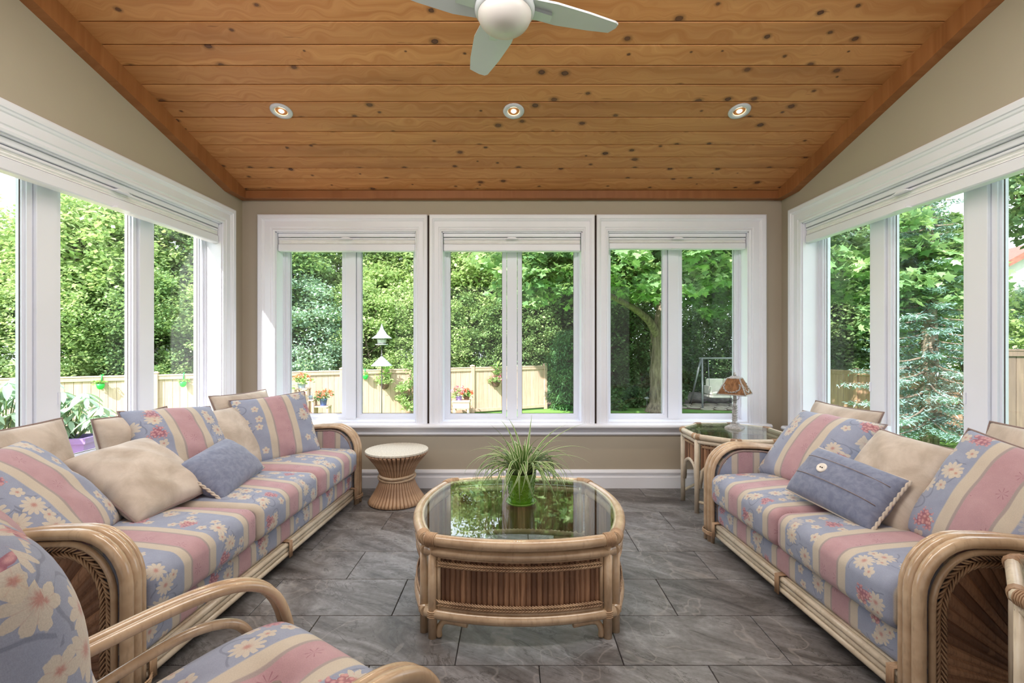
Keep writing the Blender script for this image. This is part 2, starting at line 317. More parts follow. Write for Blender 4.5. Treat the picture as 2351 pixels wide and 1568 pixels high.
# ------------------------------------------------------------------ mesh building
class MB:
    def __init__(s): s.v = []; s.f = []; s.uv = []; s.sm = []
    def add(s, verts, faces, uvs=None, smooth=False):
        b = len(s.v); s.v.extend([tuple(p) for p in verts])
        for i, f in enumerate(faces):
            s.f.append([b + k for k in f]); s.sm.append(smooth)
            s.uv.append([tuple(uvs[k]) for k in f] if uvs is not None else [(0, 0)] * len(f))
        return s
    def box(s, x0, x1, y0, y1, z0, z1, c=0.0):
        if c <= 0:
            v = [(x, y, z) for x in (x0, x1) for y in (y0, y1) for z in (z0, z1)]
            return s.add(v, [(0, 1, 3, 2), (4, 6, 7, 5), (0, 4, 5, 1), (2, 3, 7, 6), (0, 2, 6, 4), (1, 5, 7, 3)])
        X, Y, Z = (x0, x1), (y0, y1), (z0, z1); v = []; idx = {}
        for i in (0, 1):
            for j in (0, 1):
                for k in (0, 1):
                    dx, dy, dz = (c, -c)[i], (c, -c)[j], (c, -c)[k]
                    for a, p in enumerate(((X[i], Y[j] + dy, Z[k] + dz), (X[i] + dx, Y[j], Z[k] + dz), (X[i] + dx, Y[j] + dy, Z[k]))):
                        idx[i, j, k, a] = len(v); v.append(p)
        f = []
        for i in (0, 1):
            f.append([idx[i, a, b, 0] for a, b in ((0, 0), (0, 1), (1, 1), (1, 0))]); f.append([idx[a, i, b, 1] for a, b in ((0, 0), (0, 1), (1, 1), (1, 0))]); f.append([idx[a, b, i, 2] for a, b in ((0, 0), (0, 1), (1, 1), (1, 0))])
            for j in (0, 1):
                f.append([idx[i, j, 0, 0], idx[i, j, 1, 0], idx[i, j, 1, 1], idx[i, j, 0, 1]]); f.append([idx[i, 0, j, 0], idx[i, 1, j, 0], idx[i, 1, j, 2], idx[i, 0, j, 2]]); f.append([idx[0, i, j, 1], idx[1, i, j, 1], idx[1, i, j, 2], idx[0, i, j, 2]])
                for k in (0, 1): f.append([idx[i, j, k, 0], idx[i, j, k, 1], idx[i, j, k, 2]])
        return s.add(v, f)
    def tube(s, path, r, n=8, closed=False, cap=True, flat=1.0):
        P = [Vector(p) for p in path]; m = len(P); rr = r if hasattr(r, '__len__') else [r] * m
        T = []
        for i in range(m):
            a = P[(i - 1) % m] if (closed or i > 0) else P[i]; b = P[(i + 1) % m] if (closed or i < m - 1) else P[i]
            t = (b - a); T.append(t.normalized() if t.length > 1e-9 else Vector((0, 0, 1)))
        up = Vector((0, 0, 1)) if abs(T[0].z) < .9 else Vector((1, 0, 0))
        nrm = (up - T[0] * up.dot(T[0])).normalized(); v = []
        for i in range(m):
            nrm = (nrm - T[i] * nrm.dot(T[i])); nrm = nrm.normalized() if nrm.length > 1e-6 else T[i].orthogonal().normalized()
            bi = T[i].cross(nrm)
            for k in range(n):
                a = 2 * pi * k / n; v.append(P[i] + nrm * (cos(a) * rr[i]) + bi * (sin(a) * rr[i] * flat))
        f = []
        for i in range(m if closed else m - 1):
            for k in range(n):
                i2 = (i + 1) % m; f.append((i * n + k, i * n + (k + 1) % n, i2 * n + (k + 1) % n, i2 * n + k))
        s.add(v, f, None, True)
        if cap and not closed:
            b = len(s.v) - m * n
            s.f += [[b + k for k in range(n)][::-1], [b + (m - 1) * n + k for k in range(n)]]; s.sm += [False] * 2; s.uv += [[(0, 0)] * n] * 2
        return s
    def lathe(s, prof, n=20, c=(0, 0, 0), smooth=True, cap=True):
        v = []; f = []; m = len(prof)
        for r, z in prof:
            for k in range(n):
                a = 2 * pi * k / n; v.append((c[0] + r * cos(a), c[1] + r * sin(a), c[2] + z))
        for i in range(m - 1):
            for k in range(n): f.append((i * n + k, i * n + (k + 1) % n, (i + 1) * n + (k + 1) % n, (i + 1) * n + k))
        s.add(v, f, None, smooth)
        if cap:
            b = len(s.v) - m * n
            for off in (0, (m - 1) * n):
                s.f.append([b + off + k for k in range(n)]); s.sm.append(False); s.uv.append([(0, 0)] * n)
        return s
    def prism(s, poly, axis, a, b):
        """extrude a 2D polygon along axis ('x','y','z') from a to b"""
        n = len(poly)
        def P(q, t): return {'x': (t, q[0], q[1]), 'y': (q[0], t, q[1]), 'z': (q[0], q[1], t)}[axis]
        v = [P(q, a) for q in poly] + [P(q, b) for q in poly]
        f = [list(range(n))[::-1], list(range(n, 2 * n))] + [(i, (i + 1) % n, n + (i + 1) % n, n + i) for i in range(n)]
        return s.add(v, f)
    def loft(s, secs, uvs=None, smooth=True, cap=True):
        n = len(secs[0]); m = len(secs); v = [p for q in secs for p in q]; f = []; fu = []
        for i in range(m - 1):
            for k in range(n):
                f.append((i * n + k, i * n + (k + 1) % n, (i + 1) * n + (k + 1) % n, (i + 1) * n + k))
                if uvs:
                    u0, u1 = uvs[0][i], uvs[0][i + 1]; v0, v1 = uvs[1][k], uvs[1][k + 1]; fu.append([(u0, v0), (u0, v1), (u1, v1), (u1, v0)])
        b = len(s.v); s.v.extend([tuple(p) for p in v])
        for i, q in enumerate(f): s.f.append([b + k for k in q]); s.sm.append(smooth); s.uv.append(fu[i] if uvs else [(0, 0)] * 4)
        if cap:
            for e, i in ((0, 0), (1, m - 1)):
                s.f.append([b + i * n + k for k in range(n)]); s.sm.append(smooth)
                s.uv.append([(uvs[0][i], uvs[1][k]) for k in range(n)] if uvs else [(0, 0)] * n)
        return s
    def mesh(s, name, mat, recalc=True):
        me = bpy.data.meshes.new(name); me.from_pydata(s.v, [], s.f)
        me.polygons.foreach_set('use_smooth', s.sm)
        uvl = me.uv_layers.new(name='UVMap'); uvl.data.foreach_set('uv', [c for q in s.uv for p in q for c in p])
        if mat: me.materials.append(mat)
        if recalc:
            bm = bmesh.new(); bm.from_mesh(me); bmesh.ops.recalc_face_normals(bm, faces=bm.faces); bm.to_mesh(me); bm.free()
        me.update(); return me
    def obj(s, name, mat, parent=None, loc=(0, 0, 0), rot=None, recalc=True):
        return link(name, s.mesh(name, MT[mat] if isinstance(mat, str) else mat, recalc), parent, loc, rot)

def link(name, me, parent=None, loc=(0, 0, 0), rot=None):
    o = bpy.data.objects.new(name, me); COL.objects.link(o); o.location = loc
    if rot is not None: o.rotation_euler = rot
    if parent: o.parent = parent
    return o

def tag(o, label, cat, group=None):
    o['label'] = label; o['category'] = cat
    if group: o['group'] = group
    return o
def thing(name, label, cat, loc=(0, 0, 0), rotz=0.0, group=None):
    o = bpy.data.objects.new(name, None); COL.objects.link(o); o.location = loc; o.rotation_euler = (0, 0, rotz)
    o.empty_display_size = .1
    return tag(o, label, cat, group)
def struct(o, label=None): o['kind'] = 'structure'; return o
def stuff(o): o['kind'] = 'stuff'; return o
def dup(root, loc=None, rot=None, label=None, group=None):
    def cp(o, par):
        c = o.copy(); COL.objects.link(c)
        if par: c.parent = par
        for ch in list(o.children): cp(ch, c)
        return c
    r = cp(root, None)
    if loc is not None: r.location = loc
    if rot is not None: r.rotation_euler = rot
    if label: r['label'] = label
    if group: r['group'] = group
    return r
def orient(o, c, right, up):
    x = Vector(right).normalized(); y = Vector(up); y = (y - x * y.dot(x)).normalized(); z = x.cross(y)
    o.rotation_euler = Matrix((x, y, z)).transposed().to_euler(); o.location = c
def arc(c, r, a0, a1, n):
    return [(c[0] + r * cos(a0 + (a1 - a0) * i / n), c[1] + r * sin(a0 + (a1 - a0) * i / n)) for i in range(n + 1)]
def smooth_path(pts, n=6):
    """Catmull-Rom through the points"""
    P = [Vector(p) for p in pts]; P = [P[0] * 2 - P[1]] + P + [P[-1] * 2 - P[-2]]; out = []
    for i in range(1, len(P) - 2):
        a, b, c, d = P[i - 1:i + 3]
        for k in range(n):
            t = k / n; out.append(.5 * ((2 * b) + (c - a) * t + (2 * a - 5 * b + 4 * c - d) * t * t + (3 * b - a - 3 * c + d) * t ** 3))
    return out + [P[-2]]

# ------------------------------------------------------------------ room shell
W, YB, YF, T = 2.165, 3.72, -0.60, 0.20          # half width, back wall, wall behind the camera, wall thickness
RY, RZ, EZ, SL = 1.90, 2.812, 2.36, 0.2475       # ridge, eave height, slope
Z0, Z1 = 0.52, 2.055                             # window opening bottom and top
def ceil_z(y): return EZ + SL * (YB - y) if y > RY else RZ - SL * (RY - y)

# floor and its tiles
fb = MB(); fb.box(-W - T, W + T, YF - T, YB + T, -.12, -.010)
floor = struct(fb.obj('floor', 'grout'))
TW, TD = 0.61, 0.3045
tile_me = MB().box(-TW / 2 + .0016, TW / 2 - .0016, -TD / 2 + .0016, TD / 2 - .0016, -.012, 0, .0016).mesh('tile', MT['slate'])
j = -8
while True:
    y0 = 1.670 + j * TD
    if y0 > YB + .0: break
    off = 0.097 if j % 2 else 0.404
    x = off - TW * 5
    if y0 + TD > -.3:
        while x < W:
            xa, xb = max(x, -W), min(x + TW, W); ya, yb = y0, min(y0 + TD, YB)
            if xb - xa > .02:
                if xb - xa > TW - .001 and yb - ya > TD - .001: link('tile', tile_me, floor, ((xa + xb) / 2, (ya + yb) / 2, 0))
                else:
                    hx, hy = (xb - xa) / 2 - .0016, (yb - ya) / 2 - .0016
                    MB().box(-hx, hx, -hy, hy, -.012, 0, .0016).obj('tile', 'slate', floor, ((xa + xb) / 2, (ya + yb) / 2, 0))
            x += TW
    j += 1

# ceiling: backing and individual knotty pine planks on both slopes
cb = MB()
cb.prism([(YF - T, ceil_z(YF) + .03 - SL * T), (RY, RZ + .03), (YB + .5, EZ - SL * .5 + .03), (YB + .5, EZ - SL * .5 + .12), (RY, RZ + .14), (YF - T, ceil_z(YF) + .12 - SL * T)], 'x', -W - .5, W + .5)
ceiling = struct(cb.obj('ceiling', 'gap'))
PW = 0.1268; ang = math.atan(SL)
ph = PW / cos(ang) / 2
plank_me = MB().box(-W, W, -ph + .0022, ph - .0022, 0, .016, .0035).mesh('plank', MT['pine'])
y = 2.1265 - PW * 2
while y < YB:
    yc = y + PW / 2
    if yc > RY + .02 and yc < YB + .06: link('plank', plank_me, ceiling, (0, yc, ceil_z(yc)), (-ang, 0, 0))
    y += PW
y = RY - PW * .62
while y > YF + .05:
    link('plank', plank_me, ceiling, (0, y, ceil_z(y)), (ang, 0, 0)); y -= PW

def wall_side(name, sx):
    m = MB(); a, b = (W, W + T) if sx > 0 else (-W - T, -W)
    oy0, oy1 = 1.69, 3.45
    m.box(a, b, YF - T, YB + T, -.1, Z0)
    m.box(a, b, oy1, YB + T, Z0, Z1); m.box(a, b, YF - T, oy0, Z0, Z1)
    m.prism([(YF - T, Z1), (YB + T, Z1), (YB + T, EZ - SL * T), (YB, EZ), (RY, RZ), (YF, ceil_z(YF)), (YF - T, ceil_z(YF) - SL * T)], 'x', a, b)
    return struct(m.obj(name, 'wall'))
wall_side('wall_left', -1); wall_side('wall_right', 1)
OW = 1.128; CXS = (-1.332, 0.0, 1.332)
m = MB(); m.box(-W, W, YB, YB + T, -.1, Z0); m.box(-W, W, YB, YB + T, Z1, EZ)
xs = [-W] + [v for c in CXS for v in (c - OW / 2, c + OW / 2)] + [W]
for i in range(0, 8, 2): m.box(xs[i], xs[i + 1], YB, YB + T, Z0, Z1)
struct(m.obj('wall_back', 'wall'))
struct(MB().box(-W, W, YF - T, YF, -.1, ceil_z(YF)).obj('wall_front', 'wall'))

# wooden crown boards under the planks
MB().box(-W + .05, W - .05, YB - .060, YB, EZ - .055, EZ + .010, .004).obj('trim_1', 'cedar')['kind'] = 'structure'
for k, sx in ((2, -1), (4, 1)):
    for q, (ya, yb) in enumerate(((RY, YB), (YF, RY))):
        za, zb = ceil_z(ya) + .004, ceil_z(yb) + .004; h = .115
        a, b = (W - .060, W) if sx > 0 else (-W, -W + .060)
        bot = [(yb, EZ - .055), (YB - .226, EZ - .055)] if yb == YB else [(yb, zb - h)]
        struct(MB().prism([(ya, za), (yb, zb)] + bot + [(ya, za - h)], 'x', a, b).obj('trim_%d' % (k + q), 'cedar'))

# baseboards: a stepped profile
prof = [(0, 0), (.016, 0), (.016, .088), (.012, .094), (.012, .112), (.017, .118), (.017, .128), (.008, .146), (0, .148)]
struct(MB().prism([(YB - p, z) for p, z in prof], 'x', -W, W).obj('baseboard_back', 'white'))
struct(MB().prism([(-W + p, z) for p, z in prof], 'y', YF, YB - .017).obj('baseboard_left', 'white'))
struct(MB().prism([(W - p, z) for p, z in prof], 'y', YF, YB - .017).obj('baseboard_right', 'white'))

# ------------------------------------------------------------------ windows
CP = [(0, 0), (0, .016), (.012, .020), (.020, .016), (.028, .016), (.034, .021), (.078, .021), (.084, .027), (.094, .030), (.098, .036), (.122, .038), (.13, .034), (.13, 0)]
def casing(w, cl, cr, zb, zt):
    m = MB(); rows = []
    for d, p in CP:
        dl, dr = d / .13 * cl, d / .13 * cr
        rows.append([(-w / 2 - dl, -p, zb), (-w / 2 - dl, -p, zt + d), (w / 2 + dr, -p, zt + d), (w / 2 + dr, -p, zb)])
    v = [p for r in rows for p in r]; f = []; n = len(CP)
    for i in range(n - 1):
        for k in range(3): f.append((i * 4 + k, i * 4 + k + 1, i * 4 + 4 + k + 1, i * 4 + 4 + k))
    f += [[i * 4 for i in range(n)], [i * 4 + 3 for i in range(n)]]
    f += [(0 + k, (n - 1) * 4 + k, (n - 1) * 4 + k + 1, k + 1) for k in range(3)]
    return m.add(v, f)
def ring(m, x0, x1, z0, z1, w, y0, y1, step=.012):
    """four-sided frame with an inner stepped lip"""
    for (a, b, d, e, s) in ((x0, x1, y0, y1, 0), ):
        for bx in ((x0, x0 + w, z0, z1), (x1 - w, x1, z0, z1), (x0 + w, x1 - w, z0, z0 + w), (x0 + w, x1 - w, z1 - w, z1)):
            m.box(bx[0], bx[1], y0, y1, bx[2], bx[3])
        g = w + step
        for bx in ((x0 + w, x0 + g, z0 + w, z1 - w), (x1 - g, x1 - w, z0 + w, z1 - w), (x0 + g, x1 - g, z0 + w, z0 + g), (x0 + g, x1 - g, z1 - g, z1 - w)):
            m.box(bx[0], bx[1], y0 + .014, y1 - .004, bx[2], bx[3])
def window(num, loc, rotz, w, npane, cl, cr, cranks, sill_l, sill_r):
    root = bpy.data.objects.new('window_%d' % num, None); COL.objects.link(root); root.location = loc; root.rotation_euler = (0, 0, rotz); struct(root)
    casing(w, cl, cr, Z0, Z1).obj('casing', 'white', root)
    m = MB()                                       # jamb lining of the recess
    m.box(-w / 2 - .006, -w / 2 + .008, -.004, T, Z0, Z1); m.box(w / 2 - .008, w / 2 + .006, -.004, T, Z0, Z1); m.box(-w / 2, w / 2, -.004, T, Z1 - .008, Z1 + .006)
    m.obj('jamb', 'white', root)
    MB().box(-w / 2 + .008, w / 2 - .008, -.004, T + .03, Z0 - .002, Z0 + .012, .002).obj('inner_sill', 'white', root)
    gw = .43; marg = .052; mul = (w - 2 * marg - npane * gw) / (npane - 1); zb, zt = .575, Z1 - .05
    fr = MB(); y0, y1 = .108, .175
    ring(fr, -w / 2 + .008, w / 2 - .008, Z0 + .012, Z1 - .008, .010, y0, y1, .004)
    x = -w / 2 + marg
    for i in range(npane - 1):
        xm = x + gw + mul / 2; fr.box(xm - mul / 2 + .040, xm + mul / 2 - .040, y0 - .004, y1, Z0 + .012, Z1 - .008, .002); x += gw + mul
    fr.obj('frame', 'vinyl', root)
    x = -w / 2 + marg
    for i in range(npane):
        sm = MB(); ring(sm, x - .036, x + gw + .036, zb - .036, zt + .02, .026, y0 + .012, y1 - .008, .010)
        sash = sm.obj('sash', 'vinyl', root)
        MB().box(x - .004, x + gw + .004, .146, .150, zb - .004, zt).obj('pane', 'glass', root)
        gk = MB()
        for (a, b, c, d) in ((x - .002, x + .0025, zb, zt - .02), (x + gw - .0025, x + gw + .002, zb, zt - .02), (x, x + gw, zb - .002, zb + .003)): gk.box(a, b, .142, .145, c, d)
        gk.obj('gasket', 'gap', root)
        side = cranks[i]
        if side:
            cx = x - .02 if side < 0 else x + gw + .02
            c = MB(); c.box(cx - .014, cx + .014, y0 - .014, y0 + .016, zb + .02, zb + .085, .004)
            c.tube(smooth_path([(cx, y0 - .014, zb + .075), (cx, y0 - .034, zb + .07), (cx - side * .012, y0 - .04, zb + .045), (cx - side * .03, y0 - .042, zb + .035)], 4), .006, 6)
            c.obj('crank_handle', 'vinyl', root)
            lx = x - .034 if side > 0 else x + gw + .034
            MB().box(lx - .006, lx + .006, y0 - .010, y0 + .016, zb + .28, zb + .34, .002).obj('latch', 'vinyl', root)
        x += gw + mul
    # stool (bullnose sill board) and apron with a moulded profile
    xa, xb = -w / 2 - sill_l, w / 2 + sill_r
    pts = [(.0, Z0 - .034), (-.052, Z0 - .034)] + [(-.058 + q[0], Z0 - .017 + q[1]) for q in arc((0, 0), .017, -pi / 2, -3 * pi / 2, 6)] + [(.0, Z0)]
    MB().prism(pts, 'x', xa, xb).obj('stool', 'white', root)
    ap = [(0, Z0 - .034), (-.018, Z0 - .034), (-.018, Z0 - .066), (-.024, Z0 - .072), (-.024, Z0 - .086), (-.012, Z0 - .098), (0, Z0 - .100)]
    MB().prism(ap, 'x', xa + .02 if sill_l > .12 else xa, xb - .02 if sill_r > .12 else xb).obj('apron', 'white', root)
    return root
GAP = .1045 - .009
window(1, (CXS[0], YB, 0), 0, OW, 2, .13, .0935, (0, 0), .155, .102)
window(2, (CXS[1], YB, 0), 0, OW, 2, .0935, .0935, (0, 0), .102, .102)
window(3, (CXS[2], YB, 0), 0, OW, 2, .0935, .13, (0, 0), .102, .155)
for k, x in ((6, -.666), (7, .666)):
    struct(MB().box(x - .0085, x + .0085, YB - .02, YB, Z0, Z1 + .125).obj('trim_%d' % k, 'gap'))
window(4, (-W, 2.57, 0), R(90), 1.76, 3, .13, .13, (1, 1, 0), .155, .155)
window(5, (W, 2.57, 0), R(-90), 1.76, 3, .13, .13, (-1, -1, 0), .155, .155)

# blinds, drawn up under each window head
def blind(loc, rotz, w, label, drop=0.0):
    t = thing('window_blind', label, 'blind', loc, rotz, 'white pleated blinds at the window heads')
    h = w / 2 - .012
    MB().box(-h, h, .012, .072, 2.016, 2.046, .003).obj('headrail', 'white', t)
    MB().box(-h, h, .014, .066, 1.994, 2.010, .004).obj('upper_rail', 'white', t)
    m = MB(); z = 1.962 + drop * .5; n = 4; top = 1.992                      # pleated stack
    prof = []
    for i in range(n + 1): prof.append((.022 if i % 2 else .016, z + (top - z) * i / n))
    m.prism([(y_, z_) for y_, z_ in prof] + [(.062, top), (.062, z)], 'x', -h + .003, h - .003); m.obj('pleated_fabric', 'blind', t)
    MB().box(-h, h, .010, .068, 1.902 + drop, 1.960 + drop * .5, .006).obj('bottom_rail', 'white', t)
    def tabm(zc):
        m = MB(); pts = [(.044 * cos(a), .016 * sin(a)) for a in [pi * i / 8 for i in range(9)]]
        m.prism([(p[0], zc + p[1] - .004) for p in pts], 'y', -.012, .014); m.box(-.05, .05, -.020, .012, zc - .008, zc - .002, .002); return m
    tabm(2.000).obj('pull_tab', 'white', t); tabm(1.906 + drop).obj('pull_tab', 'white', t)
    return t
blind((CXS[0], YB, 0), 0, OW, 'short white pleated blind over the window showing the bird feeder')
blind((CXS[1], YB, 0), 0, OW, 'short white pleated blind over the middle back window')
blind((CXS[2], YB, 0), 0, OW, 'short white pleated blind over the window behind the table lamp', .018)
blind((-W, 2.57, 0), R(90), 1.76, 'long white pleated blind over the window beside the three-seat sofa')
blind((W, 2.57, 0), R(-90), 1.76, 'long white pleated blind over the window beside the loveseat')

# recessed ceiling lights
for x, lab in ((-1.41, 'left one of the three round white recessed ceiling lights'), (.01, 'middle one of the three round white recessed ceiling lights, in line with the fan'), (1.39, 'right one of the three round white recessed ceiling lights')):
    y = 2.833; t = thing('recessed_light', lab, 'ceiling light', (x, y, ceil_z(y)), 0, 'recessed lights in the pine ceiling'); t.rotation_euler = (-ang, 0, 0)
    MB().lathe([(.036, -.001), (.037, -.006), (.050, -.009), (.063, -.006), (.066, 0), (.036, 0)], 32, cap=False).obj('trim_ring', 'fanwhite', t)
    MB().lathe([(.036, -.003), (.034, .002), (.022, .010), (.001, .012)], 24, cap=False).obj('reflector', emis('warm_reflector', (1.0, .66, .34, 1), 1.2), t)
    MB().lathe([(.016, -.002), (.014, -.005), (.001, -.006)], 16, cap=False).obj('lens', emis('lamp_lens', (1.0, .86, .62, 1), 6.0), t)
    ld = bpy.data.lights.new('recessed_lamp', 'SPOT'); lo = bpy.data.objects.new('recessed_lamp', ld); COL.objects.link(lo); lo.parent = t
    lo.location = (0, 0, -.02); ld.energy = 14; ld.color = (1, .82, .6); ld.spot_size = R(110); ld.spot_blend = .8; ld.shadow_soft_size = .03

# ceiling fan: hung from the ridge
fan = thing('ceiling_fan', 'white ceiling fan with broad blades and a frosted bowl light', 'fan', (-.03, 1.90, 2.55), 0)
MB().lathe([(.075, .262), (.075, .245), (.05, .21), (.02, .195)], 24).obj('canopy', 'fanwhite', fan)
MB().lathe([(.014, .08), (.014, .21)], 12).obj('downrod', 'fanwhite', fan)
MB().lathe([(.03, .10), (.09, .075), (.122, .03), (.126, -.01), (.122, -.035), (.112, -.045)], 32).obj('motor_housing', 'fanwhite', fan)
MB().lathe([(.112, -.043)] + [(.110 * cos(a), -.046 - .072 * sin(a)) for a in [pi / 2 * i / 8 for i in range(9)]], 32).obj('light_bowl', 'opal', fan)
bm_ = MB()
outl = [(.10, -.085), (.20, -.088), (.35, -.068), (.485, -.042), (.502, -.030), (.506, .0), (.494, .05), (.40, .066), (.25, .078), (.10, .06)]
n = len(outl); tw = R(11)
def bl(p, dz): return (p[0], p[1] * cos(tw) - dz * sin(tw), p[1] * sin(tw) + dz * cos(tw))
bm_.add([bl(p, -.004) for p in outl] + [bl(p, .004) for p in outl], [list(range(n))[::-1], list(range(n, 2 * n))] + [(i, (i + 1) % n, n + (i + 1) % n, n + i) for i in range(n)])
bme = bm_.mesh('blade', MT['fanwhite'])
bk = MB(); bk.prism([(.10, -.03), (.20, -.018), (.205, .018), (.10, .03)], 'z', -.022, -.008); bke = bk.mesh('blade_arm', MT['fanwhite'])
for a in (16, 106, 196, 286):
    link('blade', bme, fan, (0, 0, .0), (0, 0, R(a))); link('blade_arm', bke, fan, (0, 0, 0), (0, 0, R(a)))

# ------------------------------------------------------------------ upholstery helpers
def cushion(w, d, h, r=.045, bulge=.02, u0=0.0, crown=.5):
    """rounded seat cushion, length along x (centre 0), front at y=0, bottom at z=0; UV u runs along x"""
    sec = []; 
    for (cx, cy, a0) in ((d - r, h - r, 0), (r, h - r, pi / 2), (r, r, pi), (d - r, r, 3 * pi / 2)):
        for i in range(6): a = a0 + pi / 2 * i / 5; sec.append((cx + r * cos(a), cy + r * sin(a)))
    full = []                                       # subdivide the long sides
    for i, p in enumerate(sec):
        q = sec[(i + 1) % len(sec)]; L = math.dist(p, q); k = max(1, int(L / .06))
        for s_ in range(k): full.append((p[0] + (q[0] - p[0]) * s_ / k, p[1] + (q[1] - p[1]) * s_ / k))
    arcl = [0.0]
    for i in range(len(full)): arcl.append(arcl[-1] + math.dist(full[i], full[(i + 1) % len(full)]))
    xs = [-w / 2 + r * .7 * (1 - cos(a)) for a in [pi / 2 * i / 5 for i in range(6)]]; ins = [r * .7 * (1 - sin(a)) for a in [pi / 2 * i / 5 for i in range(6)]]
    nx = max(4, int(w / .05)); mid = [xs[-1] + (-2 * xs[-1]) * i / nx for i in range(1, nx)]
    X = xs + mid + [-x for x in xs[::-1]]; I = ins + [0] * len(mid) + ins[::-1]
    secs = []
    for x, it in zip(X, I):
        q = []
        for (y, z) in full:
            fy = 1 - 2 * it / d; fz = 1 - 2 * it / h
            yy = d / 2 + (y - d / 2) * fy; zz = h / 2 + (z - h / 2) * fz
            b = bulge * (1 - (2 * x / w) ** 4) * max(0, 1 - ((yy - d / 2) / (d / 2)) ** 2)
            if z > h * .5: zz += b * (z / h - .5) * 2
            bf = bulge * .5 * (1 - (2 * x / w) ** 4) * max(0, 1 - ((zz - h / 2) / (h / 2)) ** 2)
            if y < d * .25: yy -= bf
            q.append((x, yy, zz))
        secs.append(q)
    m = MB(); m.loft(secs, ([x + u0 for x in X], arcl)); return m

def pillow(name, label, w, h, t, mat, c, right, up, pipe='piping', seed=0, uoff=0.0, group=None, ears=.05, wr=.012, pr=.005, cat='cushion', rot=0):
    rng = random.Random(seed); N = 26; P = {}; V = []; UV = []
    ph = [(rng.uniform(2, 6), rng.uniform(2, 6), rng.uniform(0, 6.28), rng.uniform(.3, 1)) for _ in range(6)]
    def co(x, y):
        X = w / 2 * x * (1 - ears * (1 - y * y) * abs(x)); Y = h / 2 * y * (1 - ears * (1 - x * x) * abs(y)); return X, Y
    for sgn in (1, -1):
        for i in range(N + 1):
            for j in range(N + 1):
                x = -cos(pi * i / N) * .35 + (2 * i / N - 1) * .65; y = -cos(pi * j / N) * .35 + (2 * j / N - 1) * .65
                edge = i in (0, N) or j in (0, N)
                if sgn < 0 and edge: P[sgn, i, j] = P[1, i, j]; continue
                X, Y = co(x, y); e = max(0, (1 - x * x)) * max(0, (1 - y * y))
                z = sgn * t * .58 * e ** .40
                if e > 0:
                    wv = sum(a * math.sin(fx * x * 2 + fy * y * 2 + p0) for fx, fy, p0, a in ph) / 3
                    rad = max(abs(x), abs(y)); z += wr * wv * e ** .3 * (.35 + .65 * rad)
                P[sgn, i, j] = len(V); V.append((X, Y, z)); UV.append(((Y if rot else X) + uoff, (X if rot else Y) + h / 2 + seed * .37))
    Fc = []
    for sgn in (1, -1):
        for i in range(N):
            for j in range(N):
                q = [P[sgn, i, j], P[sgn, i + 1, j], P[sgn, i + 1, j + 1], P[sgn, i, j + 1]]; Fc.append(q if sgn > 0 else q[::-1])
    o = MB().add(V, Fc, UV, True).obj(name, mat); tag(o, label, cat, group)
    if pipe:
        loop = [co(-1 + 2 * i / 16, -1) for i in range(16)] + [co(1, -1 + 2 * i / 16) for i in range(16)] + [co(1 - 2 * i / 16, 1) for i in range(16)] + [co(-1, 1 - 2 * i / 16) for i in range(16)]
        MB().tube([(x, y, 0) for x, y in loop], pr, 6, True).obj('piping', pipe, o)
    orient(o, c, right, up); return o

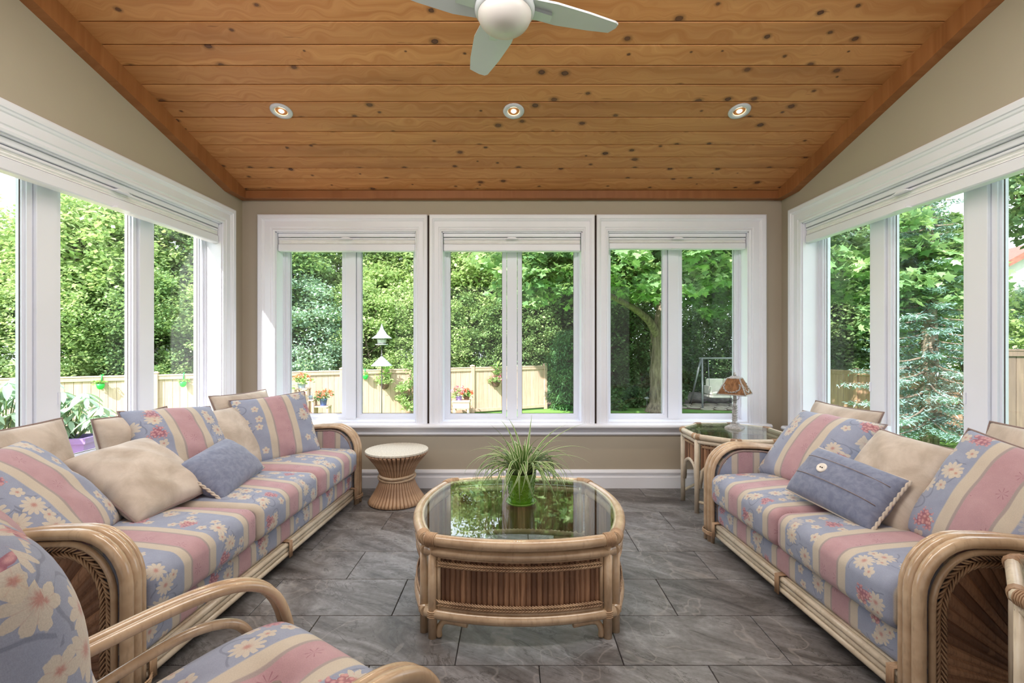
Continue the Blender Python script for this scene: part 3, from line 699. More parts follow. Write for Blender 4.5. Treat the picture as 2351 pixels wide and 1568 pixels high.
# ------------------------------------------------------------------ sofas
def arm_path(D, h, r=.165, dip=.028):
    """outline of the arm in the (depth, height) plane from the front foot over the top to the back foot"""
    p = [(.028, 0), (.028, .15), (.028, .30), (.028, h - r - .04)] + [(.028 + r - r * cos(a), h - r + r * sin(a)) for a in [pi / 2 * i / 8 for i in range(9)]]
    p += [(.30, h - .004), (.42, h - dip * .7), (.56, h - dip), (.70, h - dip * .5), (D - .09, h - .005), (D - .035, h - .05), (D - .02, h - .14), (D - .02, 0)]
    return p
def sofa(name, label, L, D, nc, loc, rotz, ah=.575):
    t = thing(name, label, 'sofa', loc, rotz); inner = L / 2 - .092
    # three stacked front poles, tied in the middle and at the ends
    for k, z in enumerate((.060, .084, .108)):
        MB().tube([(-inner - .02, .040 + .004 * (k == 1), z), (inner + .02, .040 + .004 * (k == 1), z)], .0135, 8).obj('front_rail', 'rattan2', t)
    MB().box(-inner, inner, .05, .09, .045, .118).obj('rail_backing', 'rattan2', t)
    for x in (-inner + .02, 0, inner - .02):
        m = MB()
        for k in range(-2, 3): m.tube([(x + k * .006, .021, .043), (x + k * .006, .021, .124), (x + k * .006, .07, .126)], .0035, 5)
        m.obj('rail_binding', 'wicker', t)
    # upholstered deck under the seat cushions
    cushion(2 * inner, D - .10, .125, .03, .004, 0.0).obj('base_upholstery', 'floral', t, (0, .050, .115))
    cw = 2 * inner / nc
    for i in range(nc):
        xc = -inner + cw * (i + .5)
        cushion(cw - .006, .66, .170, .045, .026, xc).obj('seat_cushion', 'floral', t, (xc, .012, .236))
    # low upholstered back
    b = cushion(2 * inner, .10, .34, .035, .0, 0.0); b.obj('back', 'floral', t, (0, D - .125, .215))
    MB().tube([(-inner, D - .035, .555), (inner, D - .035, .555)], .016, 8).obj('back_rail', 'rattan', t)
    path = arm_path(D, ah - .018)
    for sx in (-1, 1):
        arm = bpy.data.objects.new('arm', None); COL.objects.link(arm); arm.parent = t; arm.location = (sx * (L / 2 - .055), 0, 0)
        for q, (ox, rr, dd) in enumerate(((.036 * sx, .0185, 0), (.001 * sx, .0175, .003), (-.026 * sx, .0115, .004))):
            MB().tube([(ox, y + dd, z) for y, z in path], rr, 12).obj('arch_pole', 'rattan', arm)
        # inner lip pole on the outer face and a piping on the inner face
        lip = [(y * .90 + .042, z - .031) for y, z in path if z > .10]; lip = [(lip[0][0], .08)] + lip + [(lip[-1][0], .08)]
        MB().tube([(.038 * sx, y, z) for y, z in lip], .010, 8).obj('lip_pole', 'rattan', arm)
        pip = [(y * .93 + .030, z - .022) for y, z in path if z > .12]
        MB().tube([(-.040 * sx, y, z) for y, z in pip], .006, 6).obj('piping', 'piping', arm)
        # upholstered inner face
        poly = [(y * .93 + .030, z - .021) for y, z in path if z > .05]; poly = [(poly[0][0], .06)] + poly + [(poly[-1][0], .06)]
        n = len(poly); v = [(-.042 * sx, y, z) for y, z in poly] + [(.006 * sx, y, z) for y, z in poly]
        uv = [(y + .12, z) for y, z in poly] * 2
        MB().add(v, [list(range(n)), list(range(n, 2 * n))[::-1]] + [(i, (i + 1) % n, n + (i + 1) % n, n + i) for i in range(n)], uv).obj('arm_upholstery', 'floral', arm)
        # sunburst of split bamboo on the outer face: slats radiate from the lower rear corner
        cy, cz = D * .60, .06; bnd = [(y * .83 + .082, z - .062) for y, z in path if z > .10]
        bnd = [(bnd[0][0], .09)] + bnd + [(bnd[-1][0], .09)]
        def reach(a):
            best = .2
            dx, dz = cos(a), sin(a)
            for i in range(len(bnd) - 1):
                (x1, y1), (x2, y2) = bnd[i], bnd[i + 1]; ex, ey = x2 - x1, y2 - y1; det = dx * ey - dz * ex
                if abs(det) < 1e-9: continue
                tt = ((x1 - cy) * ey - (y1 - cz) * ex) / det; u = ((x1 - cy) * dz - (y1 - cz) * dx) / det
                if tt > .03 and -.001 <= u <= 1.001: best = tt
            return best
        na = 40; a0, a1 = R(4), R(176)
        for i in range(na):
            a = a0 + (a1 - a0) * (i + .5) / na; da = (a1 - a0) / na * .52; r1 = reach(a); r0 = .035
            px = .016 * sx; m = MB(); e = .0085 * sx
            vv = []
            for rr in (r0, r1):
                hw = rr * math.tan(da); nx_, nz_ = -sin(a), cos(a)
                for s_, up in ((-1, 0), (-.5, .8), (0, 1), (.5, .8), (1, 0)):
                    vv.append((px + e * up * (.4 + .6 * min(1, rr / .3)), cy + cos(a) * rr + nx_ * hw * s_, cz + sin(a) * rr + nz_ * hw * s_))
            m.add(vv, [(k, k + 1, k + 6, k + 5) for k in range(4)] + [(0, 5, 9, 4), (0, 1, 2, 3, 4), (5, 6, 7, 8, 9)], None, False)
            m.obj('slat', 'bamboo', arm)
        # herringbone braid following the panel edge
        m = MB(); brd = [Vector((0, y, z)) for y, z in bnd]
        seg = []; 
        for i in range(len(brd) - 1):
            dL = (brd[i + 1] - brd[i]).length; k = max(1, round(dL / .016))
            for s_ in range(k): seg.append((brd[i].lerp(brd[i + 1], s_ / k), (brd[i + 1] - brd[i]).normalized()))
        for p, d in seg:
            nn = Vector((0, -d.z, d.y))
            for s_ in (-1, 1):
                a_ = p + nn * (.021 * s_) - d * .022; c_ = p + d * .014
                m.tube([(.028 * sx, a_.y, a_.z), (.031 * sx, (a_.y + c_.y) / 2, (a_.z + c_.z) / 2), (.027 * sx, c_.y, c_.z)], [.0022, .0036, .0018], 5)
        stuff(m.obj('braid', 'wicker', arm))
        # foot ties
        m = MB()
        for z in (.048, .056, .064): m.tube([(.058 * sx, .02, z), (.03 * sx, -.001, z), (-.022 * sx, .003, z), (-.05 * sx, .02, z)], .004, 5)
        m.obj('foot_binding', 'wicker', arm)
        MB().lathe([(.018, -.0), (.018, .004)], 10, (.03 * sx, .03, 0)).obj('glide', 'black', arm)
    return t
SL_L = sofa('sofa', 'long three-cushion rattan sofa in striped floral fabric under the side window', 1.98, .84, 3, (-1.137, 2.425, 0), R(87.3))
SL_R = sofa('loveseat', 'short two-cushion rattan loveseat in striped floral fabric beside the octagonal table', 1.40, .86, 2, (1.165, 2.075, 0), R(-87.2))

# loose cushions on the sofas:  c = centre, right = along the lower edge, up = from lower edge to upper edge
FP = 'floral_pillow'
pillow('floral_cushion', 'large floral striped cushion slumped at the near end of the long sofa, behind the armchair', .48, .50, .16, FP, (-1.725, 1.675, .585), (-.3, .95, .03), (-.31, -.11, .35), seed=1)
pillow('beige_cushion', 'beige suede cushion tucked behind the slumped floral cushion on the long sofa', .48, .48, .14, 'beige', (-1.93, 1.80, .60), (.05, 1, 0), (-.30, -.15, 1), seed=2)
pillow('beige_cushion', 'front beige suede cushion lying on the long sofa left of the blue bolster', .40, .44, .15, 'beige', (-1.675, 2.10, .555), (.05, .33, .02), (-.345, .11, .235), seed=3)
pillow('beige_cushion', 'beige suede cushion by the window glass, left of the middle floral cushion', .46, .46, .13, 'beige', (-1.93, 2.42, .575), (.03, 1, 0), (-.24, -.02, 1), seed=4)
pillow('floral_cushion', 'middle floral striped cushion on the long sofa, between two beige cushions', .48, .46, .17, FP, (-1.78, 2.50, .615), (.16, .40, -.03), (-.30, .02, .38), seed=5)
pillow('bolster_cushion', 'small slate blue oblong cushion with cream corded ends on the long sofa', .46, .27, .14, 'blue', (-1.505, 2.42, .51), (-.05, .46, .04), (-.22, .02, .19), pipe=None, seed=6, ears=.02, wr=.006)
pillow('beige_cushion', 'beige suede cushion between the blue bolster and the corner floral cushion on the long sofa', .43, .43, .14, 'beige', (-1.70, 2.79, .575), (.05, .42, 0), (-.24, .0, .36), seed=7)
pillow('beige_cushion', 'beige suede cushion peeping out behind the corner floral cushion on the long sofa', .46, .46, .12, 'beige', (-1.74, 3.09, .62), (.12, .45, 0), (-.20, .02, .42), seed=8)
pillow('floral_cushion', 'floral striped cushion in the far corner of the long sofa, nearest the back window', .49, .46, .16, FP, (-1.56, 3.08, .60), (.30, .38, .02), (-.20, .10, .42), seed=9)
pillow('floral_cushion', 'floral striped cushion in the far corner of the loveseat, beside the octagonal table', .50, .48, .17, FP, (1.64, 2.50, .58), (.10, -.45, .0), (.32, .03, .34), seed=10)
pillow('beige_cushion', 'beige suede cushion behind the far corner floral cushion on the loveseat', .50, .46, .13, 'beige', (1.85, 2.68, .585), (.03, -.5, 0), (.18, .0, .42), seed=11)
pillow('bolster_cushion', 'slate blue oblong cushion with a large pearl button on the loveseat', .43, .26, .13, 'blue', (1.45, 2.035, .535), (.09, -.41, -.04), (.17, .0, .19), pipe=None, seed=12, ears=.02, wr=.006)
pillow('beige_cushion', 'beige suede cushion behind the buttoned blue cushion on the loveseat', .38, .43, .14, 'beige', (1.625, 1.99, .575), (.04, -.37, -.02), (.25, -.06, .31), seed=13)
pillow('floral_cushion', 'large floral striped cushion at the near end of the loveseat', .46, .48, .16, FP, (1.715, 1.62, .58), (.08, -.44, -.08), (.25, -.05, .38), seed=14)
pillow('beige_cushion', 'beige suede cushion behind the large floral cushion at the near end of the loveseat', .52, .46, .12, 'beige', (1.92, 1.66, .62), (.03, -.5, 0), (.16, .0, .42), seed=15)
# cords, seams and button of the two blue cushions
for o in [q for q in bpy.data.objects if q.name.startswith('bolster_cushion')]:
    w, h = (.46, .27) if 'ends' in o['label'] else (.43, .26)
    ends = (-1, 1) if 'ends' in o['label'] else (1,)
    for s_ in ends:
        path = [(s_ * w / 2 * (1 - .02 * (1 - yy * yy)), h / 2 * yy, .002) for yy in [-1 + 2 * i / 30 for i in range(31)]]
        m = MB()
        for k in range(2): m.tube([(p[0] + .004 * cos(i * 1.1 + k * pi), p[1], p[2] + .004 * sin(i * 1.1 + k * pi)) for i, p in enumerate(path)], .0048, 6)
        m.obj('cord', 'cord', o)
    for s_ in (-1, 1): MB().tube([(x_, s_ * h / 2 * (1 - .02 * (1 - (2 * x_ / w) ** 2)), 0) for x_ in [-w / 2 + w * i / 16 for i in range(17)]], .004, 6).obj('edge_seam', 'blue' if 'ends' in o['label'] else 'cord', o)
    if 'button' in o['label']:
        MB().lathe([(.0225, .070), (.0235, .0765), (.021, .0805), (.016, .0795), (.001, .0785)], 20).obj('button', 'button', o, (-.065, .015, -.001))
        MB().lathe([(.003, 0), (.003, .0025)], 8).obj('button_hole', 'gap', o, (-.070, .015, .0778)); MB().lathe([(.003, 0), (.003, .0025)], 8).obj('button_hole', 'gap', o, (-.060, .015, .0778))
        for yy in (-.035, .062): MB().tube([(-w / 2 * .9 + w * .9 * i / 14, yy, .0800 * (max(0, (1 - (2 * (-w / 2 * .9 + w * .9 * i / 14) / w) ** 2)) * (1 - (2 * yy / h) ** 2)) ** .40) for i in range(15)], .0016, 5).obj('seam', 'piping', o)

# ------------------------------------------------------------------ coffee table
def bow(x0, y0, x1, y1, b, n=14):
    """bowed line from one corner to the next, bulging outwards by b"""
    dx, dy = x1 - x0, y1 - y0; L = math.hypot(dx, dy); nx, ny = dy / L, -dx / L; return [(x0 + dx * t + nx * b * 4 * t * (1 - t), y0 + dy * t + ny * b * 4 * t * (1 - t)) for t in [i / n for i in range(n + 1)]]
def slat_set(parent, pts, z0, z1, inward, w=.021, zlow=None):
    L = [0.0]
    for i in range(len(pts) - 1): L.append(L[-1] + math.dist(pts[i], pts[i + 1]))
    n = int(L[-1] / w); cache = {}
    for k in range(n):
        s_ = (k + .5) * L[-1] / n; i = max(j for j in range(len(L)) if L[j] <= s_); i = min(i, len(pts) - 2); f = (s_ - L[i]) / (L[i + 1] - L[i])
        x = pts[i][0] + (pts[i + 1][0] - pts[i][0]) * f; y = pts[i][1] + (pts[i + 1][1] - pts[i][1]) * f
        a = math.atan2(pts[i + 1][1] - pts[i][1], pts[i + 1][0] - pts[i][0]); nx, ny = sin(a), -cos(a)
        zb = z0 if zlow is None else zlow((k + .5) / n)
        key = round(zb, 3)
        if key not in cache:
            hw = L[-1] / n / 2; m = MB(); prof = [(-hw, 0), (-hw * .6, -.006), (0, -.0085), (hw * .6, -.006), (hw, 0), (0, .005)]
            m.prism(prof, 'z', zb, z1); cache[key] = m.mesh('slat', MT['bamboo'])
        link('slat', cache[key], parent, (x - nx * inward, y - ny * inward, 0), (0, 0, a))
def braid_row(parent, pts, z, inward, amp=.012):
    m = MB(); L = [0.0]
    for i in range(len(pts) - 1): L.append(L[-1] + math.dist(pts[i], pts[i + 1]))
    n = int(L[-1] / .012)
    for k in range(n):
        s_ = (k + .5) * L[-1] / n; i = min(max(j for j in range(len(L)) if L[j] <= s_), len(pts) - 2); f = (s_ - L[i]) / (L[i + 1] - L[i])
        x = pts[i][0] + (pts[i + 1][0] - pts[i][0]) * f; y = pts[i][1] + (pts[i + 1][1] - pts[i][1]) * f
        dx, dy = pts[i + 1][0] - pts[i][0], pts[i + 1][1] - pts[i][1]; l = math.hypot(dx, dy); dx, dy = dx / l, dy / l; nx, ny = dy, -dx
        for s2 in (-1, 1):
            q = [(x - dx * .017 - nx * (inward - .002), y - dy * .017 - ny * (inward - .002), z + s2 * amp), (x - nx * (inward - .006), y - ny * (inward - .006), z + s2 * amp * .4), (x + dx * .012 - nx * (inward - .002), y + dy * .012 - ny * (inward - .002), z - s2 * .001)]
            m.tube(q, [.0018, .0036, .0015], 5)
    return stuff(m.obj('braid', 'wicker', parent))
ct = thing('coffee_table', 'square rattan coffee table with bowed sides and an inset glass top', 'coffee table', (.032, 2.205, 0), 0)
cw, cdp, zt = .375, .365, .385
BOW = (.068, .088, .068, .088)
cor = [(-cw, -cdp), (cw, -cdp), (cw, cdp), (-cw, cdp)]
for i in range(4):
    a, b = cor[i], cor[(i + 1) % 4]; bw = BOW[i]; pts = bow(*a, *b, bw)
    MB().tube([(x, y, zt) for x, y in pts], .0225, 12).obj('rim_pole', 'rattan', ct)
    MB().tube([(x, y, zt - .045) for x, y in bow(*a, *b, bw - .006)], .020, 10).obj('upper_rail', 'rattan', ct)
    MB().tube([(x, y, .097) for x, y in bow(*a, *b, bw - .004)], .021, 10).obj('lower_rail', 'rattan', ct)
    dx, dy = b[0] - a[0], b[1] - a[1]; l = math.hypot(dx, dy); dx, dy = dx / l, dy / l
    # the framed panel of split bamboo between the rails
    pan = bpy.data.objects.new('panel', None); COL.objects.link(pan); pan.parent = ct
    sub = [p for p in bow(*a, *b, bw - .004, 40)][3:-3]
    bk_ = MB(); vv = [(x - dy * .022 + 0, y + dx * .022, z) for z in (.13, .33) for x, y in sub]; k_ = len(sub)
    slat_set(pan, sub, .112, .325, .012)
    braid_row(pan, sub, .296, -.004, .013); braid_row(pan, sub, .142, -.004, .013)
    fr = MB()
    fr.tube([(x, y, .322) for x, y in sub], .007, 6); fr.tube([(x, y, .121) for x, y in sub], .007, 6)
    for q in (sub[0], sub[-1]): fr.tube([(q[0], q[1], .110), (q[0], q[1], .33)], .008, 6)
    fr.obj('panel_frame', 'rattan', pan)
    # a pair of leg poles at each end of this side, and curved brackets
    for (p, sg) in ((a, 1), (b, -1)):
        ox, oy = p[0] + dx * sg * .030 + dy * .010, p[1] + dy * sg * .030 - dx * .010
        MB().tube([(ox, oy, .0), (ox, oy, zt - .02)], .0185, 10).obj('leg', 'rattan', ct)
        MB().lathe([(.015, 0), (.015, .006)], 10, (ox, oy, -.001)).obj('glide', 'black', ct)
        q = [(ox + dx * sg * .026, oy + dy * sg * .026, .004), (ox + dx * sg * .026, oy + dy * sg * .026, .036), (ox + dx * sg * .045, oy + dy * sg * .045, .062), (ox + dx * sg * .085 + dy * .016, oy + dy * sg * .085 - dx * .016, .070), (ox + dx * sg * .14 + dy * .034, oy + dy * sg * .14 - dx * .034, .070)]
        MB().tube(smooth_path(q, 5), .012, 8).obj('bracket', 'rattan', ct)
    # wrapped bindings where the rim poles meet
    for (p, pr_) in ((pts[0], pts[1]), (pts[-1], pts[-2])):
        m = MB()
        ex, ey = pr_[0] - p[0], pr_[1] - p[1]; el = math.hypot(ex, ey); ex, ey = ex / el, ey / el; px_, py_ = -ey, ex
        for k in range(7):
            cx_, cy_ = p[0] + ex * (.006 + k * .0062), p[1] + ey * (.006 + k * .0062)
            m.tube([(cx_ + px_ * .0245 * cos(t_), cy_ + py_ * .0245 * cos(t_), zt + .0245 * sin(t_)) for t_ in [2 * pi * j / 12 for j in range(12)]], .0033, 5, True)
        m.obj('binding', 'wicker', ct)
    for (p, sg) in ((a, 1), (b, -1)):
        m = MB()
        for k in range(4):
            z = .086 + k * .007; ox, oy = p[0] + dx * sg * .030 + dy * .010, p[1] + dy * sg * .030 - dx * .010
            m.tube([(ox + .0215 * cos(t_), oy + .0215 * sin(t_), z) for t_ in [2 * pi * j / 10 for j in range(10)]], .0035, 5, True)
        m.obj('leg_binding', 'wicker', ct)
poly = []
for i in range(4): poly += bow(*cor[i], *cor[(i + 1) % 4], BOW[i])[:-1]
poly = [(x * .957, y * .957) for x, y in poly]
MB().prism(poly, 'z', zt + .010, zt + .018).obj('glass_top', 'tglass', ct)
lipm = MB().tube([(x, y, zt + .006) for x, y in poly], .008, 8, True); lipm.obj('glass_ledge', 'rattan2', ct)
GZ = zt + .0185

# ------------------------------------------------------------------ spider plant on the coffee table
sp = thing('potted_spider_plant', 'spider plant in a green embossed pot on the glass coffee table', 'plant', (.043, 2.19, GZ), 0)
MB().lathe([(.045, .0), (.068, .006), (.073, .016), (.070, .017), (.050, .009), (.001, .008)], 28).obj('saucer', 'potgreen', sp)
pm = MB(); prof = [(.050, .010), (.054, .016), (.060, .06), (.066, .11), (.0705, .142), (.0725, .150), (.068, .150), (.066, .13)]
pm.lathe(prof, 28, cap=False)
for row in range(6):                               # embossed scales
    for k in range(14):
        a = 2 * pi * (k + .5 * (row % 2)) / 14; z = .03 + row * .019; r = .0545 + (z - .016) * .118
        pm.tube([((r + .0012) * cos(a + s_ * .17), (r + .0012) * sin(a + s_ * .17), z + .012 * (1 - s_ * s_)) for s_ in (-1, -.5, 0, .5, 1)], .0016, 4)
pm.obj('pot', 'potgreen', sp)
MB().lathe([(.066, .132), (.001, .138)], 20, cap=False).obj('soil', 'soil', sp)
def blade_leaf(parent, a, length, rise, droop, w, base=(0, 0, .13), twist=0, name='leaf', mat='spider'):
    n = 12; m = MB(); c = []; x = .012; z = 0; th = rise
    for i in range(n + 1):
        c.append((x, z)); st = length / n; x += cos(th) * st; z += sin(th) * st; th -= droop / n * (1.4 - .4 * i / n) * (1 if i > 1 else .5)
    V = []; UV = []
    for i, (r_, z_) in enumerate(c):
        f = i / n; ww = w * (.62 + .5 * math.sin(pi * min(1, f * 1.2 + .1))) * (1 - f ** 3) + .0004
        b_ = a + twist * f * f
        for s_ in (-1, 0, 1):
            V.append((base[0] + r_ * cos(b_) - s_ * ww * sin(a), base[1] + r_ * sin(b_) + s_ * ww * cos(a), base[2] + z_ + (abs(s_) * ww * .45))); UV.append((s_, f))
    m.add(V, [(i * 3 + k, i * 3 + k + 1, i * 3 + k + 4, i * 3 + k + 3) for i in range(n) for k in (0, 1)], UV, True)
    return m.obj(name, mat, parent, recalc=False)
rg = random.Random(11)
for i in range(112):
    a = i * 2.39996 + rg.uniform(-.3, .3); q = rg.random()
    if q < .30: L_, ri, dr = rg.uniform(.20, .30), R(rg.uniform(60, 86)), R(rg.uniform(40, 110))
    elif q < .72: L_, ri, dr = rg.uniform(.24, .36), R(rg.uniform(52, 78)), R(rg.uniform(135, 185))
    else: L_, ri, dr = rg.uniform(.22, .33), R(rg.uniform(36, 60)), R(rg.uniform(128, 158))
    blade_leaf(sp, a, L_, ri, dr, rg.uniform(.0045, .0075), (.02 * cos(a), .02 * sin(a), .134), rg.uniform(-.5, .5))
for a, L_, ri, dr in ((.35, .42, 58, 52), (.15, .40, 52, 78), (.6, .36, 66, 60), (1.9, .3, 74, 40), (2.6, .34, 60, 95), (.05, .36, 45, 80), (1.2, .30, 76, 30)):
    blade_leaf(sp, a, L_, R(ri), R(dr), .0065, (.015, 0, .136), .1)

# ------------------------------------------------------------------ wheat-sheaf stool
st = thing('sheaf_stool', 'round rattan wheat-sheaf stool standing between the long sofa and the wall', 'stool', (-.846, 3.41, 0), 0)
def sheaf_r(z):
    zc = .185; return .112 + (.085 if z < zc else .108) * (abs(z - zc) / (zc if z < zc else .185)) ** 1.55
rp = [(sheaf_r(z), 0, z) for z in [.366 * i / 16 for i in range(17)]]
rod = MB().tube(rp, [.0080 + .0066 * (abs(p[2] - .185) / .185) for p in rp], 7).mesh('rod', MT['sheaf'])
for k in range(44): link('rod', rod, st, (0, 0, .002), (0, 0, 2 * pi * k / 44))
MB().lathe([(sheaf_r(z) - .010, z) for z in [.004 + .36 * i / 10 for i in range(11)]], 30).obj('core', 'sheaf', st)
sc = [((.222 + .005 * abs(cos(a * 25))) * cos(a), (.222 + .005 * abs(cos(a * 25))) * sin(a)) for a in [2 * pi * i / 200 for i in range(200)]]
MB().prism(sc, 'z', .369, .381).obj('seat_top', 'sheaf_top', st)
MB().lathe([(.188, -.001), (.19, .006)], 40).obj('base_band', 'black', st)
for k in range(3):
    MB().tube([((.124 + .006 * cos(2 * a + k * 2.1)) * cos(a), (.124 + .006 * cos(2 * a + k * 2.1)) * sin(a), .185 + .015 * sin(a * 1.0 + k * 2.094)) for a in [2 * pi * i / 40 for i in range(40)]], .0105, 8, True).obj('tie_band', 'rattan', st)

# ------------------------------------------------------------------ octagonal end tables
def end_table(label, loc, rotz=0.0, R_=.318, zt=.522):
    t = thing('end_table', label, 'end table', loc, rotz, 'octagonal rattan end tables')
    rr = R_ / cos(pi / 8); C = [(rr * cos(pi / 8 + pi / 4 * k), rr * sin(pi / 8 + pi / 4 * k)) for k in range(8)]
    MB().tube([(x, y, zt) for x, y in C], .019, 10, True).obj('rim', 'rattan2', t)
    MB().tube([(x * .98, y * .98, zt - .034) for x, y in C], .015, 8, True).obj('upper_rail', 'rattan2', t)
    MB().prism([(x * .955, y * .955) for x, y in C], 'z', zt + .008, zt + .016).obj('glass_top', 'tglass', t)
    for k in range(8):
        (x, y) = C[k]; m = MB()
        for q in ((C[(k + 1) % 8]), (C[k - 1])):
            ex, ey = q[0] - x, q[1] - y; el = math.hypot(ex, ey); ex, ey = ex / el, ey / el
            for j in range(5):
                cx_, cy_ = x + ex * (.004 + j * .006), y + ey * (.004 + j * .006)
                m.tube([(cx_ - ey * .0195 * cos(a), cy_ + ex * .0195 * cos(a), zt + .0195 * sin(a)) for a in [2 * pi * i / 10 for i in range(10)]], .003, 4, True)
        m.obj('binding', 'wicker', t)
    for k in range(8):
        x, y = C[k]; MB().tube([(x * .975, y * .975, 0), (x * .975, y * .975, zt - .012)], .0165, 10).obj('leg', 'rattan2', t)
        q = C[(k + 1) % 8]; a, b = (x * .96, y * .96), (q[0] * .96, q[1] * .96)
        pan = bpy.data.objects.new('panel', None); COL.objects.link(pan); pan.parent = t
        dx, dy = b[0] - a[0], b[1] - a[1]; pts = [(a[0] + dx * f, a[1] + dy * f) for f in [.08 + .84 * i / 8 for i in range(9)]]
        arch = lambda f: .20 + .135 * (1 - (2 * f - 1) ** 2) ** .5 if 0 < f < 1 else .20
        slat_set(pan, pts, .2, zt - .05, .004, .020, lambda f: arch(f) + .012)
        ap = [(a[0] + dx * f, a[1] + dy * f, arch(f)) for f in [.07 + .86 * i / 12 for i in range(13)]]
        ap[0] = (ap[0][0], ap[0][1], .17); ap[-1] = (ap[-1][0], ap[-1][1], .17)
        MB().tube(ap, .013, 8).obj('arch_pole', 'rattan2', pan)
        braid_row(pan, [(p[0], p[1]) for p in ap[1:-1]], zt - .066, -.002, .008)
        if k % 2 == 0: MB().tube([(a[0], a[1], .075), (b[0], b[1], .075)], .010, 8).obj('stretcher', 'rattan2', t)
    return t
ET = end_table('octagonal rattan end table with a glass top carrying the lamp', (1.575, 3.30, 0))
end_table('octagonal rattan end table cut off by the picture edge in front of the loveseat', (1.592, 1.035, 0))

# ------------------------------------------------------------------ table lamp
lp = thing('table_lamp', 'pewter candlestick lamp with a four-sided amber glass shade on the end table', 'lamp', (1.634, 3.40, .5385), R(-40))
m = MB()
for z0, z1, a, b in ((0, .012, .056, .054), (.012, .026, .050, .030), (.026, .034, .026, .024)):
    m.add([(sx * a, sy * a, z0) for sx, sy in ((-1, -1), (1, -1), (1, 1), (-1, 1))] + [(sx * b, sy * b, z1) for sx, sy in ((-1, -1), (1, -1), (1, 1), (-1, 1))], [(0, 1, 2, 3), (4, 5, 6, 7), (0, 1, 5, 4), (1, 2, 6, 5), (2, 3, 7, 6), (3, 0, 4, 7)])
m.obj('base', 'metal', lp)
cm = MB(); cm.lathe([(.024, .034), (.018, .044), (.017, .05), (.0165, .09), (.018, .095), (.0165, .10), (.0165, .160), (.020, .166), (.016, .172), (.013, .186), (.019, .196), (.016, .204)], 14)
for k in range(9):
    for j in range(6):
        a = 2 * pi * (k + j * .5) / 9; cm.lathe([(.0005, -.006), (.004, 0), (.0005, .006)], 5, (.0165 * cos(a), .0165 * sin(a), .06 + j * .018), cap=False)
cm.obj('column', 'metal', lp)
MB().lathe([(.013, .204), (.014, .21), (.012, .235), (.010, .25)], 12).obj('socket', 'metal', lp)
hp = MB()
for s_ in (-1, 1): hp.tube(smooth_path([(s_ * .008, 0, .205), (s_ * .026, 0, .215), (s_ * .030, 0, .235), (s_ * .022, 0, .262)], 4), .0022, 6)
hp.obj('harp', 'metal', lp)
zb_, zt_, wb_, wt_ = .250, .366, .096, .042
shade = bpy.data.objects.new('shade', None); COL.objects.link(shade); shade.parent = lp; shade.rotation_euler = (0, 0, 0)
cb_ = [(-wb_, -wb_), (wb_, -wb_), (wb_, wb_), (-wb_, wb_)]; ctp = [(-wt_, -wt_), (wt_, -wt_), (wt_, wt_), (-wt_, wt_)]
m = MB()
for i in range(4):
    j = (i + 1) % 4; m.tube([(*cb_[i], zb_), (*cb_[j], zb_)], .004, 6); m.tube([(*ctp[i], zt_), (*ctp[j], zt_)], .004, 6); m.tube([(*cb_[i], zb_), (*ctp[i], zt_)], .0045, 6)
    a, b, c, d = (Vector((*cb_[i], zb_)), Vector((*cb_[j], zb_)), Vector((*ctp[j], zt_)), Vector((*ctp[i], zt_)))
    nrm = (b - a).cross(d - a).normalized() * .0015; q = [a - nrm, b - nrm, c - nrm, d - nrm, a + nrm, b + nrm, c + nrm, d + nrm]
    MB().add(q, [(0, 1, 2, 3), (7, 6, 5, 4), (0, 4, 5, 1), (1, 5, 6, 2), (2, 6, 7, 3), (3, 7, 4, 0)]).obj('shade_pane', 'amber', shade)
    g = MB()                                      # a garland cast over each pane
    for k in range(40):
        f = k / 39; ang_ = pi + pi * f; u, v_ = .5 + .40 * cos(ang_), .62 + .50 * sin(ang_) * .95
        lf, rt = a.lerp(d, v_), b.lerp(c, v_); p = lf.lerp(rt, min(.97, max(.03, u))) - nrm * 0 + nrm.normalized() * -.0 + (b - a).cross(d - a).normalized() * .004
        rr = .004 + .003 * ((k * 7) % 5) / 5; p = p + Vector((random.uniform(-.003, .003),) * 2 + (random.uniform(-.004, .004),))
        g.lathe([(.0005, -rr), (rr, 0), (.0005, rr)], 6, p, cap=False)
    stuff(g.obj('garland', 'metal', shade))
m.obj('shade_frame', 'metal', shade)
m = MB(); m.add([(x, y, zt_) for x, y in ctp] + [(x * .45, y * .45, zt_ + .016) for x, y in ctp], [(0, 1, 2, 3), (4, 5, 6, 7), (0, 1, 5, 4), (1, 2, 6, 5), (2, 3, 7, 6), (3, 0, 4, 7)]); m.obj('shade_cap', 'metal', shade)
MB().lathe([(.006, 0), (.012, .006), (.006, .014), (.010, .020), (.001, .028)], 10, (0, 0, zt_ + .016)).obj('finial', 'metal', shade)
for z_ in (.222,): MB().tube([(.05, -.03, .25), (.05, -.03, .16)], .0006, 4).obj('pull_chain', 'metal', lp)

# ------------------------------------------------------------------ armchair in the near corner
ac = thing('armchair', 'bent rattan armchair with a tufted floral seat cushion, seen from behind', 'armchair', (-.545, .865, 0), R(146))
